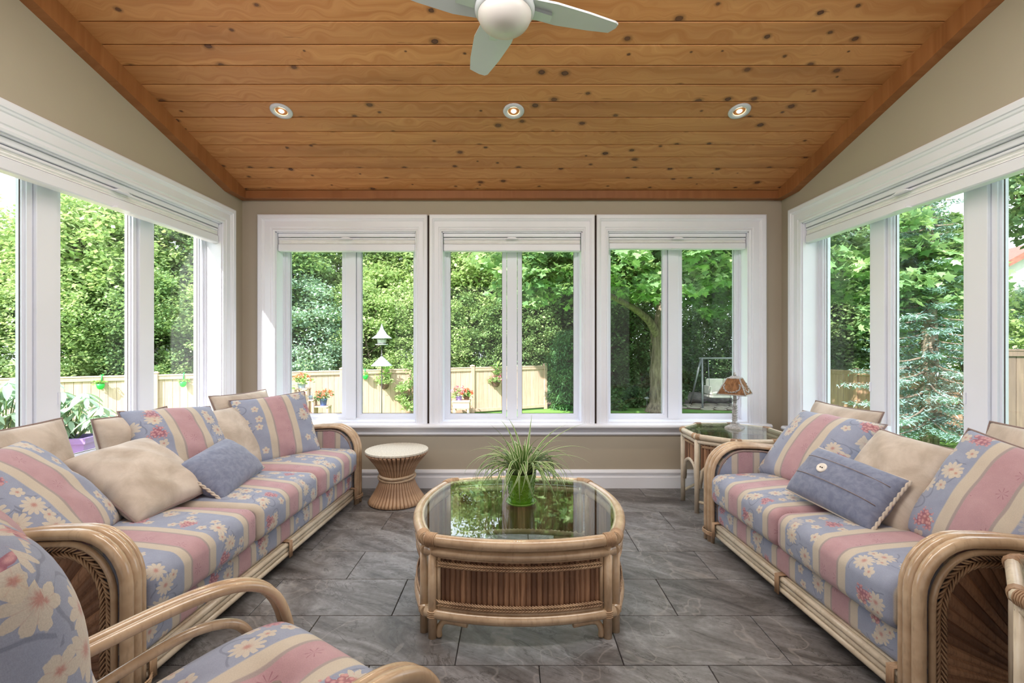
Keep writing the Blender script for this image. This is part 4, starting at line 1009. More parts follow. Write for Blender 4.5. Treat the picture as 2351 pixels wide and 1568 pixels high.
# local: front -y, right-hand side of the sitter -x
def tuft(w, d, h, buttons, uo=0.0):
    N = 36; V = []; UV = []; P = {}
    def top(x, y):
        e = max(0, 1 - abs(2 * x / w) ** 3.2) * max(0, 1 - abs(2 * y / d) ** 3.2); z = h * (.42 + .58 * e ** .45)
        for bx, by in buttons:
            r = math.hypot(x - bx, y - by); z -= .040 * math.exp(-(r / .045) ** 2) + .010 * math.exp(-(r / .11) ** 2)
        return z
    for s_ in (1, 0):
        for i in range(N + 1):
            for j in range(N + 1):
                x = w * (i / N - .5); y = d * (j / N - .5)
                k = 1 - .09 * (abs(2 * x / w) * abs(2 * y / d)) ** 4; x, y = x * k, y * k
                if s_ == 0 and (i in (0, N) or j in (0, N)):
                    P[0, i, j] = P[1, i, j]; continue
                e = max(0, 1 - abs(2 * x / w) ** 4) * max(0, 1 - abs(2 * y / d) ** 4)
                z = top(x, y) if s_ else h * .42 - h * .42 * e ** .4
                P[s_, i, j] = len(V); V.append((x, y, z)); UV.append((x + uo, y))
    Fc = []
    for s_ in (1, 0):
        for i in range(N):
            for j in range(N): Fc.append([P[s_, i, j], P[s_, i + 1, j], P[s_, i + 1, j + 1], P[s_, i, j + 1]])
    m = MB().add(V, Fc, UV, True)                 # boxed sides get their own strip of cloth
    for i, q in enumerate(Fc):
        a, b, c = (Vector(V[k]) for k in q[:3]); n_ = (b - a).cross(c - b)
        if abs(n_.x) > max(abs(n_.y), abs(n_.z)): m.uv[i] = [(V[k][2] + .05, V[k][1]) for k in q]
        elif abs(n_.y) > max(abs(n_.x), abs(n_.z)): m.uv[i] = [(V[k][0] + uo, V[k][2] + .3) for k in q]
    return m
seat_b = ((-.0, -.10), (-.15, .05), (.15, .05))
seat = tuft(.53, .54, .15, seat_b).obj('seat_cushion', FP, ac, (0, -.005, .335)); seat.rotation_euler = (R(-3), 0, 0)
for bx, by in seat_b: MB().lathe([(.001, .004), (.012, .010), (.013, .0), (.001, -.004)], 12, cap=False).obj('button', 'piping', ac, (bx, by - .005, .444 + by * -.05))
back = tuft(.45, .58, .17, ((-.11, .05), (.11, .05), (0, -.12), (0, .18)), -.065).obj('back_cushion', FP, ac, (0.0, .345, .635)); back.rotation_euler = (R(80), 0, 0)
for sx in (-1, 1):
    x = sx * .292
    for q, (lift, inset, rr) in enumerate(((-.008, 0, .0150), (-.016, .024, .0125))):
        pth = [(x - sx * inset * .9, .36, .50), (x - sx * inset, .30, .525), (x - sx * inset, .12, .552), (x - sx * inset, -.06, .566), (x - sx * inset, -.17, .553), (x - sx * inset, -.245, .505), (x - sx * inset, -.285, .42), (x - sx * inset, -.30, .30), (x - sx * inset, -.30, .02)]
        MB().tube(smooth_path(pth, 6), rr, 12).obj('arm_pole', 'rattan', ac)
    pth = [(x - sx * .012, .33, .40), (x - sx * .012, .15, .455), (x - sx * .012, -.02, .488), (x - sx * .012, -.12, .480), (x - sx * .012, -.18, .44), (x - sx * .012, -.205, .36), (x - sx * .012, -.21, .20)]
    MB().tube(smooth_path(pth, 6), .0120, 10).obj('arm_brace', 'rattan', ac)
    pth = [(x - sx * .012, .26, .33), (x - sx * .012, .10, .385), (x - sx * .012, -.03, .405), (x - sx * .012, -.10, .385), (x - sx * .012, -.13, .33), (x - sx * .012, -.135, .20)]
    MB().tube(smooth_path(pth, 6), .0105, 10).obj('arm_brace', 'rattan', ac)
    MB().tube(smooth_path([(x * .97, .20, .03), (x * .97, .25, .30), (x * .97, .32, .52), (x * .95, .375, .74), (x * .90, .40, .90)], 5), .018, 10).obj('back_post', 'rattan', ac)
    MB().tube([(x * .97, .20, 0), (x * .97, .205, .06)], .019, 10).obj('leg', 'rattan', ac)
    m = MB()
    for k in range(6): m.tube([(x + .031 * cos(a) * 1 - sx * .012, .318 - k * .007, .520 + .024 * sin(a)) for a in [2 * pi * i / 10 for i in range(10)]], .0035, 5, True)
    m.obj('binding', 'wicker', ac)
    MB().tube([(x * .97, .235, .28), (x * .97, -.30, .31)], .016, 8).obj('side_rail', 'rattan', ac)
for y, z in ((.235, .30), (-.295, .315)): MB().tube([(-.285, y, z), (.285, y, z)], .016, 8).obj('cross_rail', 'rattan', ac)
MB().tube(smooth_path([(-.263, .40, .90), (-.15, .415, .935), (0, .42, .945), (.15, .415, .935), (.263, .40, .90)], 5), .018, 10).obj('top_rail', 'rattan', ac)
for xx in (-.14, 0, .14): MB().tube([(xx, .255, .33), (xx, .37, .66), (xx, .415, .93)], .010, 8).obj('spindle', 'rattan', ac)
# ------------------------------------------------------------------ garden
GND = -1.10
struct(MB().box(-70, 70, -40, 70, GND - .3, GND).obj('lawn', 'lawn'))
# unseen house mass behind the sunroom, added to block sun at the left window, and a small deck outside the side window
hb = MB(); hb.box(-4.6, 5.2, -7.0, YF - T - .02, GND, 5.4)
struct(hb.obj('sun_block_house', 'stucco'))
struct(MB().box(-5.2, -2.75, .2, 4.7, GND, -.02).obj('deck', 'fence2'))
struct(MB().prism([(-W - T, YF), (W + T, YF), (W + T, YB + T), (-W - T, YB + T)], 'z', GND, -.13).obj('foundation_wall', 'stone'))

def leaf_template(kind):
    if kind == 'oval':   # folded oval leaf
        v = np.array([(0, 0, 0), (.30, .35, .06), (.22, .75, .05), (0, 1, -.04), (-.22, .75, .05), (-.30, .35, .06)], float); f = [(0, 1, 2, 3), (0, 3, 4, 5)]
    elif kind == 'quad':
        v = np.array([(0, 0, 0), (.34, .5, .08), (0, 1, 0), (-.34, .5, .08)], float); f = [(0, 1, 2, 3)]
    elif kind == 'needle':  # a short flat spray
        v = np.array([(0, 0, 0), (.12, .5, .03), (0, 1, -.08), (-.12, .5, .03)], float); f = [(0, 1, 2, 3)]
    elif kind == 'maple_far':
        pts = [(0, 0), (.28, .08), (.62, .20), (.42, .40), (.70, .60), (.24, .62), (0, 1.05), (-.24, .62), (-.70, .60), (-.42, .40), (-.62, .20), (-.28, .08)]
        v = np.array([(x, y, .10 * abs(x) - .12 * y * y) for x, y in pts] + [(0, .38, -.02)], float); n = len(pts)
        f = [(i, (i + 1) % n, n) for i in range(n)]
    elif kind == 'maple':
        p = [(0, 0), (.30, .02), (.26, .16), (.62, .20), (.46, .38), (.72, .58), (.40, .56), (.36, .66), (.20, .60), (.22, .82), (0, 1.05)]
        pts = p + [(-x, y) for x, y in p[-2:0:-1]]
        v = np.array([(x, y, .10 * abs(x) - .12 * y * y) for x, y in pts] + [(0, .35, -.02)], float); n = len(pts)
        f = [(i, (i + 1) % n, n) for i in range(n)]
    return v, f
TPL = {k: leaf_template(k) for k in ('oval', 'quad', 'needle', 'maple', 'maple_far')}
def rand_frames(n, rng, droop=0.0, up=0.35):
    """n random frames (3x3): the leaf's long axis tends down by droop, its face up by 'up'"""
    nz = rng.normal(size=(n, 3)); nz[:, 2] = np.abs(nz[:, 2]) + up * 2; nz /= np.linalg.norm(nz, axis=1)[:, None]
    ay = rng.normal(size=(n, 3)); ay[:, 2] -= droop * 2; ay -= nz * (ay * nz).sum(1)[:, None]; ay /= np.linalg.norm(ay, axis=1)[:, None] + 1e-9
    ax = np.cross(ay, nz); return np.stack([ax, ay, nz], 1)
def leaf_mesh(name, C, size, kind, mat, rng, droop=0.2, up=.35, sj=.35):
    v, f = TPL[kind]; n = len(C); k = len(v)
    B = rand_frames(n, rng, droop, up); sc = size * (1 + sj * rng.uniform(-1, 1, n))
    V = (np.einsum('kj,njc->nkc', v, B) * sc[:, None, None] + C[:, None, :]).reshape(-1, 3)
    fl = np.concatenate([np.array(q) for q in f]); ls = np.array([len(q) for q in f])
    L = (fl[None, :] + (np.arange(n) * k)[:, None]).reshape(-1); starts = np.concatenate([[0], np.cumsum(np.tile(ls, n))[:-1]])
    me = bpy.data.meshes.new(name); me.vertices.add(len(V)); me.vertices.foreach_set('co', V.ravel().astype(np.float32))
    me.loops.add(len(L)); me.loops.foreach_set('vertex_index', L.astype(np.int32)); me.polygons.add(len(starts)); me.polygons.foreach_set('loop_start', starts.astype(np.int32))
    me.update(calc_edges=True); me.validate(); me.materials.append(MT[mat]); return me
def crown(c, rad, nclump, per, cr, rng, shell=.55, flat=.6, zmin=None):
    """points of a clumpy crown: clumps in the outer shell of an ellipsoid, each a flattened ball of leaves"""
    d = rng.normal(size=(nclump, 3)); d /= np.linalg.norm(d, axis=1)[:, None]; r = shell + (1 - shell) * rng.uniform(0, 1, nclump) ** .6
    K = np.array(c) + d * r[:, None] * np.array(rad)
    q = rng.normal(size=(nclump, per, 3)); q /= np.linalg.norm(q, axis=2)[..., None]; q *= (rng.uniform(0, 1, (nclump, per)) ** .45)[..., None] * cr * rng.uniform(.6, 1.3, (nclump, 1, 1)); q[..., 2] *= flat
    P = (K[:, None, :] + q).reshape(-1, 3)
    if zmin is not None: P = P[P[:, 2] > zmin]
    return P, K
def branches(root, base, K, mat, rng, r0, nb, top):
    m = MB(); b = Vector(base); t = Vector(top)
    m.tube([b + (t - b) * f + Vector((math.sin(f * 5) * r0 * .6, math.cos(f * 4) * r0 * .5, 0)) for f in [i / 6 for i in range(7)]], [r0 * (1.15 - .75 * i / 6) for i in range(7)], 8)
    m.obj('trunk', mat, root)
    m = MB()
    for i in rng.choice(len(K), min(nb, len(K)), replace=False):
        k = Vector(K[i]); s_ = b + (t - b) * float(rng.uniform(.35, .95)); mid = (s_ + k) / 2 + Vector((0, 0, float(rng.uniform(0, .3))))
        m.tube([s_, mid, k], [r0 * .34, r0 * .2, r0 * .07], 5)
    if m.v: m.obj('branches', mat, root)['kind'] = 'stuff'
def plant(name, label, cat, c, rad, nclump, per, cr, size, kind, mat, seed, base=None, group=None, trunk=.0, droop=.2, shell=.55, up=.35, zmin=None, nb=14, flat=.6, zmax=None):
    rng = np.random.default_rng(seed); base = base or (c[0], c[1], GND)
    root = thing(name, label, cat, base, 0, group)
    P, K = crown(c, rad, nclump, per, cr, rng, shell, flat, zmin); P = P if zmax is None else P[P[:, 2] < zmax]; off = np.array(base)
    o = link('foliage', leaf_mesh('foliage', P - off, size, kind, mat, rng, droop, up), root); stuff(o)
    if trunk: branches(root, (0, 0, 0), K - off, 'bark', rng, trunk, nb, tuple(np.array(c) - off + np.array((0, 0, rad[2] * .4))))
    return root

# the long cedar fence: frame line y = 10 + 0.473 (x + 11.5)
FA, FB, FT = (-14.6, 10 + .473 * -3.1), (1.19, 16.0), .405
fdx, fdy = FB[0] - FA[0], FB[1] - FA[1]; FL = math.hypot(fdx, fdy); fux, fuy = fdx / FL, fdy / FL
def fence_at(px, off=0.0):
    """point on the fence line seen in direction px, moved off metres towards the house"""
    k = (px - CX) / F; x = None; yv = (10 + .473 * 11.5) / (1 - .473 * k); return k * yv + fuy * off, yv - fux * off
def build_fence(label, A, B, top, mat, posts, bw=.145, capw=.11):
    dx, dy = B[0] - A[0], B[1] - A[1]; L = math.hypot(dx, dy); a = math.atan2(dy, dx)
    t = thing('fence', label, 'fence', (A[0], A[1], GND), a); h = top - GND
    n = int(L / bw); bmesh_ = [MB().box(-bw / 2 + .002, bw / 2 - .002, -.010 - .003 * q, .010 - .003 * q, .05, h - .12, .003).mesh('board', MT[mat]) for q in range(2)]
    for i in range(n): link('board', bmesh_[i % 2], t, ((i + .5) * L / n, 0, 0))
    for z0, z1, y0, y1, nm in ((h - .135, h - .045, -.045, -.012, 'top_rail'), (h - .045, h - .012, -.055, .055, 'cap_rail'), (.06, .16, -.045, -.012, 'bottom_rail')):
        MB().box(0, L, y0, y1, z0, z1, .004).obj(nm, mat, t)
    for s_ in posts:
        p = MB().box(-.055, .055, -.065, .055, 0, h + .02, .006).obj('post', mat, t, (s_, 0, 0))
        MB().add([(-.065, -.075, h + .02), (.065, -.075, h + .02), (.065, .065, h + .02), (-.065, .065, h + .02), (-.065, -.075, h + .04), (.065, -.075, h + .04), (.065, .065, h + .04), (-.065, .065, h + .04), (0, -.005, h + .075)], [(0, 1, 2, 3), (0, 1, 5, 4), (1, 2, 6, 5), (2, 3, 7, 6), (3, 0, 4, 7), (4, 5, 8), (5, 6, 8), (6, 7, 8), (7, 4, 8)]).obj('post_cap', mat, p)
    return t
def along(px): x, y = fence_at(px); return (x - FA[0]) * fux + (y - FA[1]) * fuy
ps = [along(p) for p in (358, 785, 1085, 1252)]; ps += [(ps[0] + ps[1]) / 2, (ps[1] + ps[2]) / 2, ps[0] - 2.1, (ps[2] + ps[3]) / 2]
build_fence('pale cedar board fence along the back of the garden', FA, FB, FT, 'fence', ps, .155)
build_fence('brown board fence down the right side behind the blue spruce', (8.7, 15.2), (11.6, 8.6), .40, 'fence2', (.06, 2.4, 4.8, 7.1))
build_fence('tall weathered fence darkened for shade, nearest on the right, cut off by the picture edge', (8.35, 8.0), (11.2, 7.6), 1.07, 'fence3', (.06, 2.4))

# shrubs behind the fence
sh = [(-14.2, 10.9, 1.5, 'L_mid'), (-12.2, 12.0, 1.4, 'L_light'), (-10.4, 13.0, 1.9, 'L_mid'), (-8.6, 13.6, 1.6, 'L_light'), (-6.9, 14.6, 1.8, 'L_pale'), (-5.0, 15.4, 1.7, 'L_light'), (-3.2, 16.2, 1.7, 'L_light'), (-1.5, 17.0, 1.5, 'L_mid'), (.1, 17.6, 1.6, 'L_mid')]
shl = ['mid green shrub filling the left edge behind the fence', 'light green shrub behind the fence at the leftmost panes', 'tall mid green shrub behind the hanging green pots', 'light green shrub hidden mostly behind the corner wall', 'pale bluish shrub behind the plant stand', 'light green shrub behind the bird feeder', 'yellow-green shrub right of the bird feeder', 'mid green shrub behind the flower boxes', 'mid green shrub behind the end of the fence']
for i, ((x, y, h, mt), lb) in enumerate(zip(sh, shl)):
    plant('shrub', lb, 'shrub', (x, y, .5 + h * .35), (1.7, 1.0, 1.15 + h * .60), 245, 112, .40, .085, 'quad', mt, 100 + i, group='shrubs behind the cedar fence', trunk=.07, zmin=GND + .1)
# taller trees beyond them
tr = [(-16.0, 13.0, 3.1, 2.2, 'L_light'), (-12.6, 15.5, 4.4, 2.8, 'L_light'), (-9.8, 17.0, 5.0, 3.4, 'L_mid'), (-6.6, 18.5, 5.0, 3.0, 'L_light'), (-3.6, 20.0, 5.4, 3.2, 'L_light'), (-.6, 21.0, 5.2, 3.4, 'L_mid'), (2.6, 21.5, 5.0, 3.4, 'L_dark'), (6.2, 22.0, 5.2, 3.8, 'L_dark'), (10.2, 21.0, 5.2, 3.8, 'L_dark'), (12.6, 17.8, 5.0, 3.2, 'L_dark')]
trl = ['light green tree at the left edge with sky showing through', 'light green tree rising behind the fence at the left panes', 'tall mid green tree filling the top of the left window', 'light green tree seen at the top of the leftmost back window', 'yellow-green tree behind the bird feeder', 'mid green tree behind the middle back window', 'dark green tree behind the cedar hedge', 'dark green tree behind the maple trunk', 'dark green tree behind the garden swing', 'dark green tree behind the right-hand fence']
tr += [(13.0, 20.0, 3.6, 3.4, 'L_mid'), (13.6, 15.8, 3.0, 2.2, 'L_mid'), (15.6, 20.5, 4.6, 3.2, 'L_dark'), (-8.2, 15.4, 3.0, 2.2, 'L_mid'), (-2.2, 18.2, 3.0, 2.3, 'L_light'), (-12.5, 13.4, 3.0, 2.0, 'L_light'), (-5.2, 17.2, 2.0, 1.9, 'L_light'), (-11.3, 15.0, 1.8, 1.9, 'L_mid'), (12.6, 18.0, 1.2, 1.9, 'L_mid'), (3.0, 19.0, 2.6, 2.2, 'L_dark'), (.9, 18.6, 2.2, 1.9, 'L_mid')]
trl += ['mid green tree seen through the nearest pane of the right window', 'mid green tree beyond the spruce at the right', 'tall dark tree far behind the right-hand fence', 'mid green low tree behind the plant stand', 'light green low tree between the bird feeder and the flower bench', 'light green low tree behind the left panes', 'light green low tree directly behind the feeder roof', 'mid green low tree behind the fence post in the left window', 'mid green low tree at the corner of the brown fence', 'dark low tree between the cedars and the maple', 'mid green low tree above the end post of the fence']
for i, ((x, y, z, r, mt), lb) in enumerate(zip(tr, trl)):
    plant('background_tree', lb, 'tree', (x, y, z), (r, r * .8, r * 1.15), 365, 84, .60, .14, 'quad', mt, 200 + i, group='trees beyond the fence', trunk=.18, nb=30, shell=.4, zmax=7.6)
# cedars and dark undergrowth right of the fence end
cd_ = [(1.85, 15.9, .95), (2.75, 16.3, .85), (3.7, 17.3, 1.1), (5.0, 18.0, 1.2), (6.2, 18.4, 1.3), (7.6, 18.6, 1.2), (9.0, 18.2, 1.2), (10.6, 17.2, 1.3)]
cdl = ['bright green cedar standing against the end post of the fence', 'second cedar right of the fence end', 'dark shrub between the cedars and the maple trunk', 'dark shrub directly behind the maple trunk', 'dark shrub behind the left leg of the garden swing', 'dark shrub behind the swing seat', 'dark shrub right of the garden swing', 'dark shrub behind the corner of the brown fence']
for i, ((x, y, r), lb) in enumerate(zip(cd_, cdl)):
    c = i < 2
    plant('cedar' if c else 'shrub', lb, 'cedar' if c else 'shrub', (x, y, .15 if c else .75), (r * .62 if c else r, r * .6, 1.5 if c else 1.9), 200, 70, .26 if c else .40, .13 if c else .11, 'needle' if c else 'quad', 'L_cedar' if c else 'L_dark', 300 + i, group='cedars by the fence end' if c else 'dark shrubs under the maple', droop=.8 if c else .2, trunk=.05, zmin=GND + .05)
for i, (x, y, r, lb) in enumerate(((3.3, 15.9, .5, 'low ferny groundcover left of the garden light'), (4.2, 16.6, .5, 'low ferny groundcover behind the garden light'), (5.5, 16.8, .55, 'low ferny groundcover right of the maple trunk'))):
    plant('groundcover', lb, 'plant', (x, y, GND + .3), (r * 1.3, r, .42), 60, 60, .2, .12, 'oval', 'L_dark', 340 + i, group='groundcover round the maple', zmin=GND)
struct(MB().prism([(2.4 + 4 * cos(a) + .25 * sin(5 * a), 18.1 + 2.0 * sin(a)) for a in [2 * pi * i / 40 for i in range(40)]], 'z', GND, GND + .02).obj('planting_bed', 'soilbed'))

# the maple: trunk, forked branches, 300 near leaves as parts, the rest of the crown as one mass
mp = thing('maple_tree', 'large maple with a broad grey trunk and a limb reaching left over the lawn', 'tree', (4.8, 15.3, GND))
m = MB(); m.tube(smooth_path([(0, 0, -.02), (.02, 0, .5), (.02, 0, 1.6), (.08, .02, 2.7), (.2, .1, 3.6), (.5, .2, 5.2), (.7, .2, 7.2)], 5), [.42 - .14 * min(1, i / 4) - .0055 * i for i in range(31)], 14)
for k in range(60):                                # bark ridges
    a = 2 * pi * k / 22 + k * .3; z = .1 + (k * .37) % 2.4; m.tube([((.27 - z * .012) * cos(a) + .02, (.27 - z * .012) * sin(a), z), ((.275 - z * .012) * cos(a + .05) + .02, (.275 - z * .012) * sin(a + .05), z + .2), ((.265 - z * .012) * cos(a - .03) + .02, (.265 - z * .012) * sin(a - .03), z + .42)], [.004, .014, .004], 4)
m.obj('trunk', 'bark', mp)
def limb(pts, r0, r1):
    p = smooth_path(pts, 5); return MB().tube(p, [r0 + (r1 - r0) * i / (len(p) - 1) for i in range(len(p))], 9).obj('branch', 'bark', mp)
limb([(0, 0, 2.5), (-.35, -.3, 2.95), (-.95, -.7, 3.35), (-1.7, -1.2, 3.65), (-2.9, -1.9, 4.2)], .15, .05)
limb([(.1, 0, 3.0), (.5, -.6, 3.9), (1.2, -1.6, 4.6), (2.2, -2.6, 5.2)], .13, .05)
limb([(.4, 0, 4.6), (-.6, .2, 5.8), (-1.6, .2, 6.8)], .12, .04); limb([(.5, 0, 5.0), (1.9, .3, 6.0), (3.6, .2, 6.8)], .12, .04); limb([(.2, 0, 3.6), (1.8, .6, 4.2), (3.6, 1.0, 4.6)], .11, .04)
rng = np.random.default_rng(55); org = np.array((4.8, 15.3, GND))
sets = [crown((4.6, 14.4, 5.4), (4.6, 3.8, 3.0), 300, 70, .55, rng, .5, .5)[0], crown((1.2, 12.6, 3.6), (2.2, 1.7, 1.55), 110, 60, .42, rng, .3, .5)[0], crown((3.6, 11.6, 3.5), (2.3, 1.6, 1.2), 95, 58, .42, rng, .3, .5)[0],
        crown((8.2, 11.6, 3.9), (2.6, 2.3, 1.8), 130, 60, .46, rng, .3, .5)[0], crown((9.0, 10.6, 2.7), (1.4, 1.3, 1.4), 80, 58, .42, rng, .3, .5)[0], crown((6.4, 14.0, 2.8), (1.5, 1.2, 1.2), 50, 46, .42, rng, .3, .5)[0]]
P = np.concatenate(sets); v = P - np.array((0, 0, HC)); px = CX + F * v[:, 0] / v[:, 1]; py = HY - F * v[:, 2] / v[:, 1]
inview = (((px > 1036) & (px < 1316)) | ((px > 1405) & (px < 1688)) | ((px > 1910) & (px < 2215))) & (py > 560) & (py < 770) | ((px > 1910) & (px < 2215) & (py > 430) & (py < 700))
order = np.argsort(np.where(inview, np.linalg.norm(v, axis=1), 1e6)); pick = order[:300]; rest = order[300:]
stuff(link('crown', leaf_mesh('crown', P[rest] - org, .155, 'maple_far', 'L_maple', rng, .5, .5), mp))
lv = [leaf_mesh('leaf', np.zeros((1, 3)), .165, 'maple', 'L_maple', np.random.default_rng(900 + i), .5, .5) for i in range(12)]
for i, k in enumerate(pick): link('leaf', lv[i % 12], mp, tuple(P[k] - org), (0, 0, i * 1.7))

# blue spruce outside the right window
spx, spy = 8.9, 9.9
spr = thing('blue_spruce', 'blue spruce with a dark trunk and drooping boughs on the lawn outside the right window', 'spruce', (spx, spy, GND))
MB().tube([(0, 0, 0), (.02, 0, 2), (0, .02, 4.5), (0, 0, 6.5)], [.17, .15, .10, .03], 9).obj('trunk', 'bark', spr)
rng = np.random.default_rng(77); bo = MB(); PP = []
for i in range(95):
    z = .42 + 5.9 * (i / 95) ** 1.15; a = i * 2.39996 + rng.uniform(-.3, .3); L_ = (1.75 - .24 * z) * rng.uniform(.7, 1.1)
    if L_ < .2: L_ = .2
    q = [Vector((cos(a) * L_ * f, sin(a) * L_ * f, z - .34 * L_ * f + .22 * L_ * f * f)) for f in (0, .35, .7, 1)]
    bo.tube(q, [.03, .02, .012, .004], 5)
    nn = int(240 * L_); f = rng.uniform(.12, 1.02, nn); base = np.stack([cos(a) * L_ * f, sin(a) * L_ * f, z - .34 * L_ * f + .22 * L_ * f * f], 1)
    side = rng.normal(size=(nn, 3)) * np.array([.11, .11, .035]) * (1.1 - f[:, None] * .5); side[:, 2] -= .05; PP.append(base + side)
stuff(bo.obj('boughs', 'bark', spr)); stuff(link('needles', leaf_mesh('needles', np.concatenate(PP), .10, 'needle', 'L_spruce', rng, .2, .6), spr))
plant('shrub', 'pale yellow-green shrub behind the blue spruce', 'shrub', (11.4, 11.6, 1.2), (1.3, 1.1, 1.6), 120, 70, .38, .10, 'oval', 'L_light', 401, trunk=.06, zmin=GND)
plant('shrub', 'grey-green shrub at the far right before the house', 'shrub', (13.2, 11.6, 1.1), (1.5, 1.1, 1.5), 140, 70, .4, .10, 'oval', 'L_pale', 402, trunk=.06, zmin=GND)
plant('background_tree', 'dark tree hanging over the upper right corner panes', 'tree', (11.9, 9.6, 4.6), (1.7, 1.5, 1.5), 110, 60, .45, .15, 'oval', 'L_dark', 403, base=(13.4, 10.4, GND), trunk=.14)

# neighbour's house, far right
nh = thing('house', 'pale neighbouring house with a red-brown gable roof at the far right', 'house', (22.2, 19.5, GND), R(-12))
MB().prism([(-4.0, 0), (4.0, 0), (4.0, 3.8), (0, 6.2), (-4.0, 3.8)], 'y', 0, 8).obj('wall', 'stucco', nh)
for s_ in (-1, 1): MB().prism([(s_ * 4.5, 3.55), (s_ * 4.5, 3.80), (0, 6.55), (0, 6.28)], 'y', -.4, 8.4).obj('roof', 'rooftile', nh)
for s_ in (-2, 1.2):
    f_ = MB().box(s_, s_ + 1.1, -.06, .02, 1.6, 3.1).obj('window', 'white', nh); MB().box(s_ + .1, s_ + 1.0, -.07, -.05, 1.7, 3.0).obj('pane', 'steel', f_)

# ------------------------------------------------------------------ garden objects
# bird feeder on a pole
bx, by = (877 - CX) / F * 11.5, 11.5
fe = thing('bird_feeder', 'grey metal bird feeder with a witch-hat roof and a cone baffle on a thin pole', 'bird feeder', (bx, by, GND))
def zat(py, y): return HC - (py - HY) * y / F - GND
MB().lathe([(.012, 0), (.012, zat(790, by))], 8).obj('pole', 'rod', fe)
def hexa(prof, nm, mat): MB().lathe(prof, 6, smooth=False).obj(nm, mat, fe)
k_ = by / F
hexa([(23 * k_, zat(777, by)), (23 * k_, zat(776, by)), (13 * k_, zat(769, by)), (5 * k_, zat(757, by)), (1.2 * k_, zat(746, by)), (.4 * k_, zat(743, by))], 'roof', 'feeder')
MB().lathe([(9.5 * k_, zat(789, by)), (11.5 * k_, zat(777, by))], 12).obj('seed_hopper', 'metal', fe); MB().lathe([(14 * k_, zat(792, by)), (14.5 * k_, zat(790, by))], 16).obj('tray', 'feeder', fe)
MB().lathe([(24 * k_, zat(840, by)), (23.5 * k_, zat(839, by)), (2 * k_, zat(818, by)), (1.2 * k_, zat(816, by))], 20).obj('baffle', 'feeder', fe)
MB().lathe([(2.2 * k_, zat(818, by)), (2.2 * k_, zat(813, by))], 8).obj('collar', 'rod', fe)

def flowers(root, c, rad, n, size, mat, seed, name='flowers'):
    rng = np.random.default_rng(seed); d = rng.normal(size=(n, 3)); d /= np.linalg.norm(d, axis=1)[:, None]; d[:, 2] = np.abs(d[:, 2])
    P = np.array(c) + d * np.array(rad); q = np.repeat(P, 5, 0) + rng.normal(size=(n * 5, 3)) * size * .25
    return stuff(link(name, leaf_mesh(name, q, size, 'quad', mat, rng, -.2, .2), root))
def potted(name, label, cat, loc, r, h, mat, leafs, lrad, nleaf, lsize, seed, fl=None, group=None, taper=.75):
    t = thing(name, label, cat, loc, 0, group)
    MB().lathe([(r * taper, 0), (r * .98, h * .86), (r * 1.06, h * .87), (r * 1.06, h), (r * .95, h), (r * .9, h * .9), (.001, h * .9)], 18, cap=False).obj('pot', mat, t)
    rng = np.random.default_rng(seed); P, K = crown((0, 0, h + lrad[2] * .45), lrad, 14, nleaf // 14, lrad[0] * .4, rng, .2, .8, h * .9)
    stuff(link('foliage', leaf_mesh('foliage', P, lsize, 'oval', leafs, rng, .1), t))
    if fl: flowers(t, (0, 0, h + lrad[2] * .4), (lrad[0] * .95, lrad[0] * .95, lrad[2] * .95), 26, .055, fl, seed + 1)
    return t
def hung(px, py_pot, label, seed, off=.13, r=.075):
    x, y = fence_at(px, off); z = HC - (py_pot - HY) * y / F
    t = thing('hanging_pot', label, 'hanging pot', (x, y, z - .1), math.atan2(fuy, fux), 'green pots hooked on the fence')
    MB().lathe([(.03, -.0), (.062, .03), (r, .08), (r * 1.05, .13), (r * .97, .13), (r * .8, .10), (.001, .095)], 16, cap=False).obj('pot', 'greenplastic', t)
    zt_ = FT - (z - .1) + .012
    MB().tube([(0, r * .95, .11), (0, r * .95, zt_), (0, off + .06, zt_), (0, off + .06, zt_ - .06)], [.014] * 4, 4).obj('strap', 'greenplastic', t)
    rng = np.random.default_rng(seed); P, K = crown((0, 0, .16), (.12, .10, .07), 8, 9, .05, rng, .1); stuff(link('foliage', leaf_mesh('foliage', P, .06, 'oval', 'L_pot', rng), t))
hung(236, 884, 'green hanging pot on the fence above the purple planter', 501); hung(423, 879, 'green hanging pot on the fence beside its post in the left window', 502); hung(838, 863, 'green hanging pot half hidden by the window frame left of the bird feeder', 503)
for px, py, lb, sd_, fl in ((882, 884, 'brown coir basket of yellow flowers on the fence behind the feeder pole', 511, None), (1135, 880, 'brown coir basket of pale pink flowers on the fence right of the flower box', 512, 'pink')):
    x, y = fence_at(px, .17); z = HC - (py - HY) * y / F
    t = thing('hanging_basket', lb, 'hanging basket', (x, y, z - .10), 0, 'coir baskets on the fence')
    MB().lathe([(.05, -.02), (.10, .03), (.13, .12), (.135, .14), (.11, .13), (.001, .13)], 14, cap=False).obj('basket', 'brownpot', t)
    MB().tube([(0, .12, .12), (0, .12, FT - z + .14), (0, .05, FT - z + .18)], .008, 6).obj('hook', 'white', t)
    rng = np.random.default_rng(sd_); P, K = crown((0, 0, .24), (.26, .22, .16), 16, 14, .09, rng, .2); stuff(link('foliage', leaf_mesh('foliage', P, .075, 'oval', 'L_light', rng), t))
    P = np.array([(rng.normal() * .05, rng.normal() * .03, .3 + .4 * rng.uniform()) for _ in range(60)]); stuff(link('grass_blades', leaf_mesh('grass_blades', P, .2, 'needle', 'L_pot', rng, -.8), t))
    flowers(t, (0, 0, .2), (.24, .22, .14), 22, .05, fl or 'L_pot', sd_ + 30)
x, y = fence_at(938, .35)
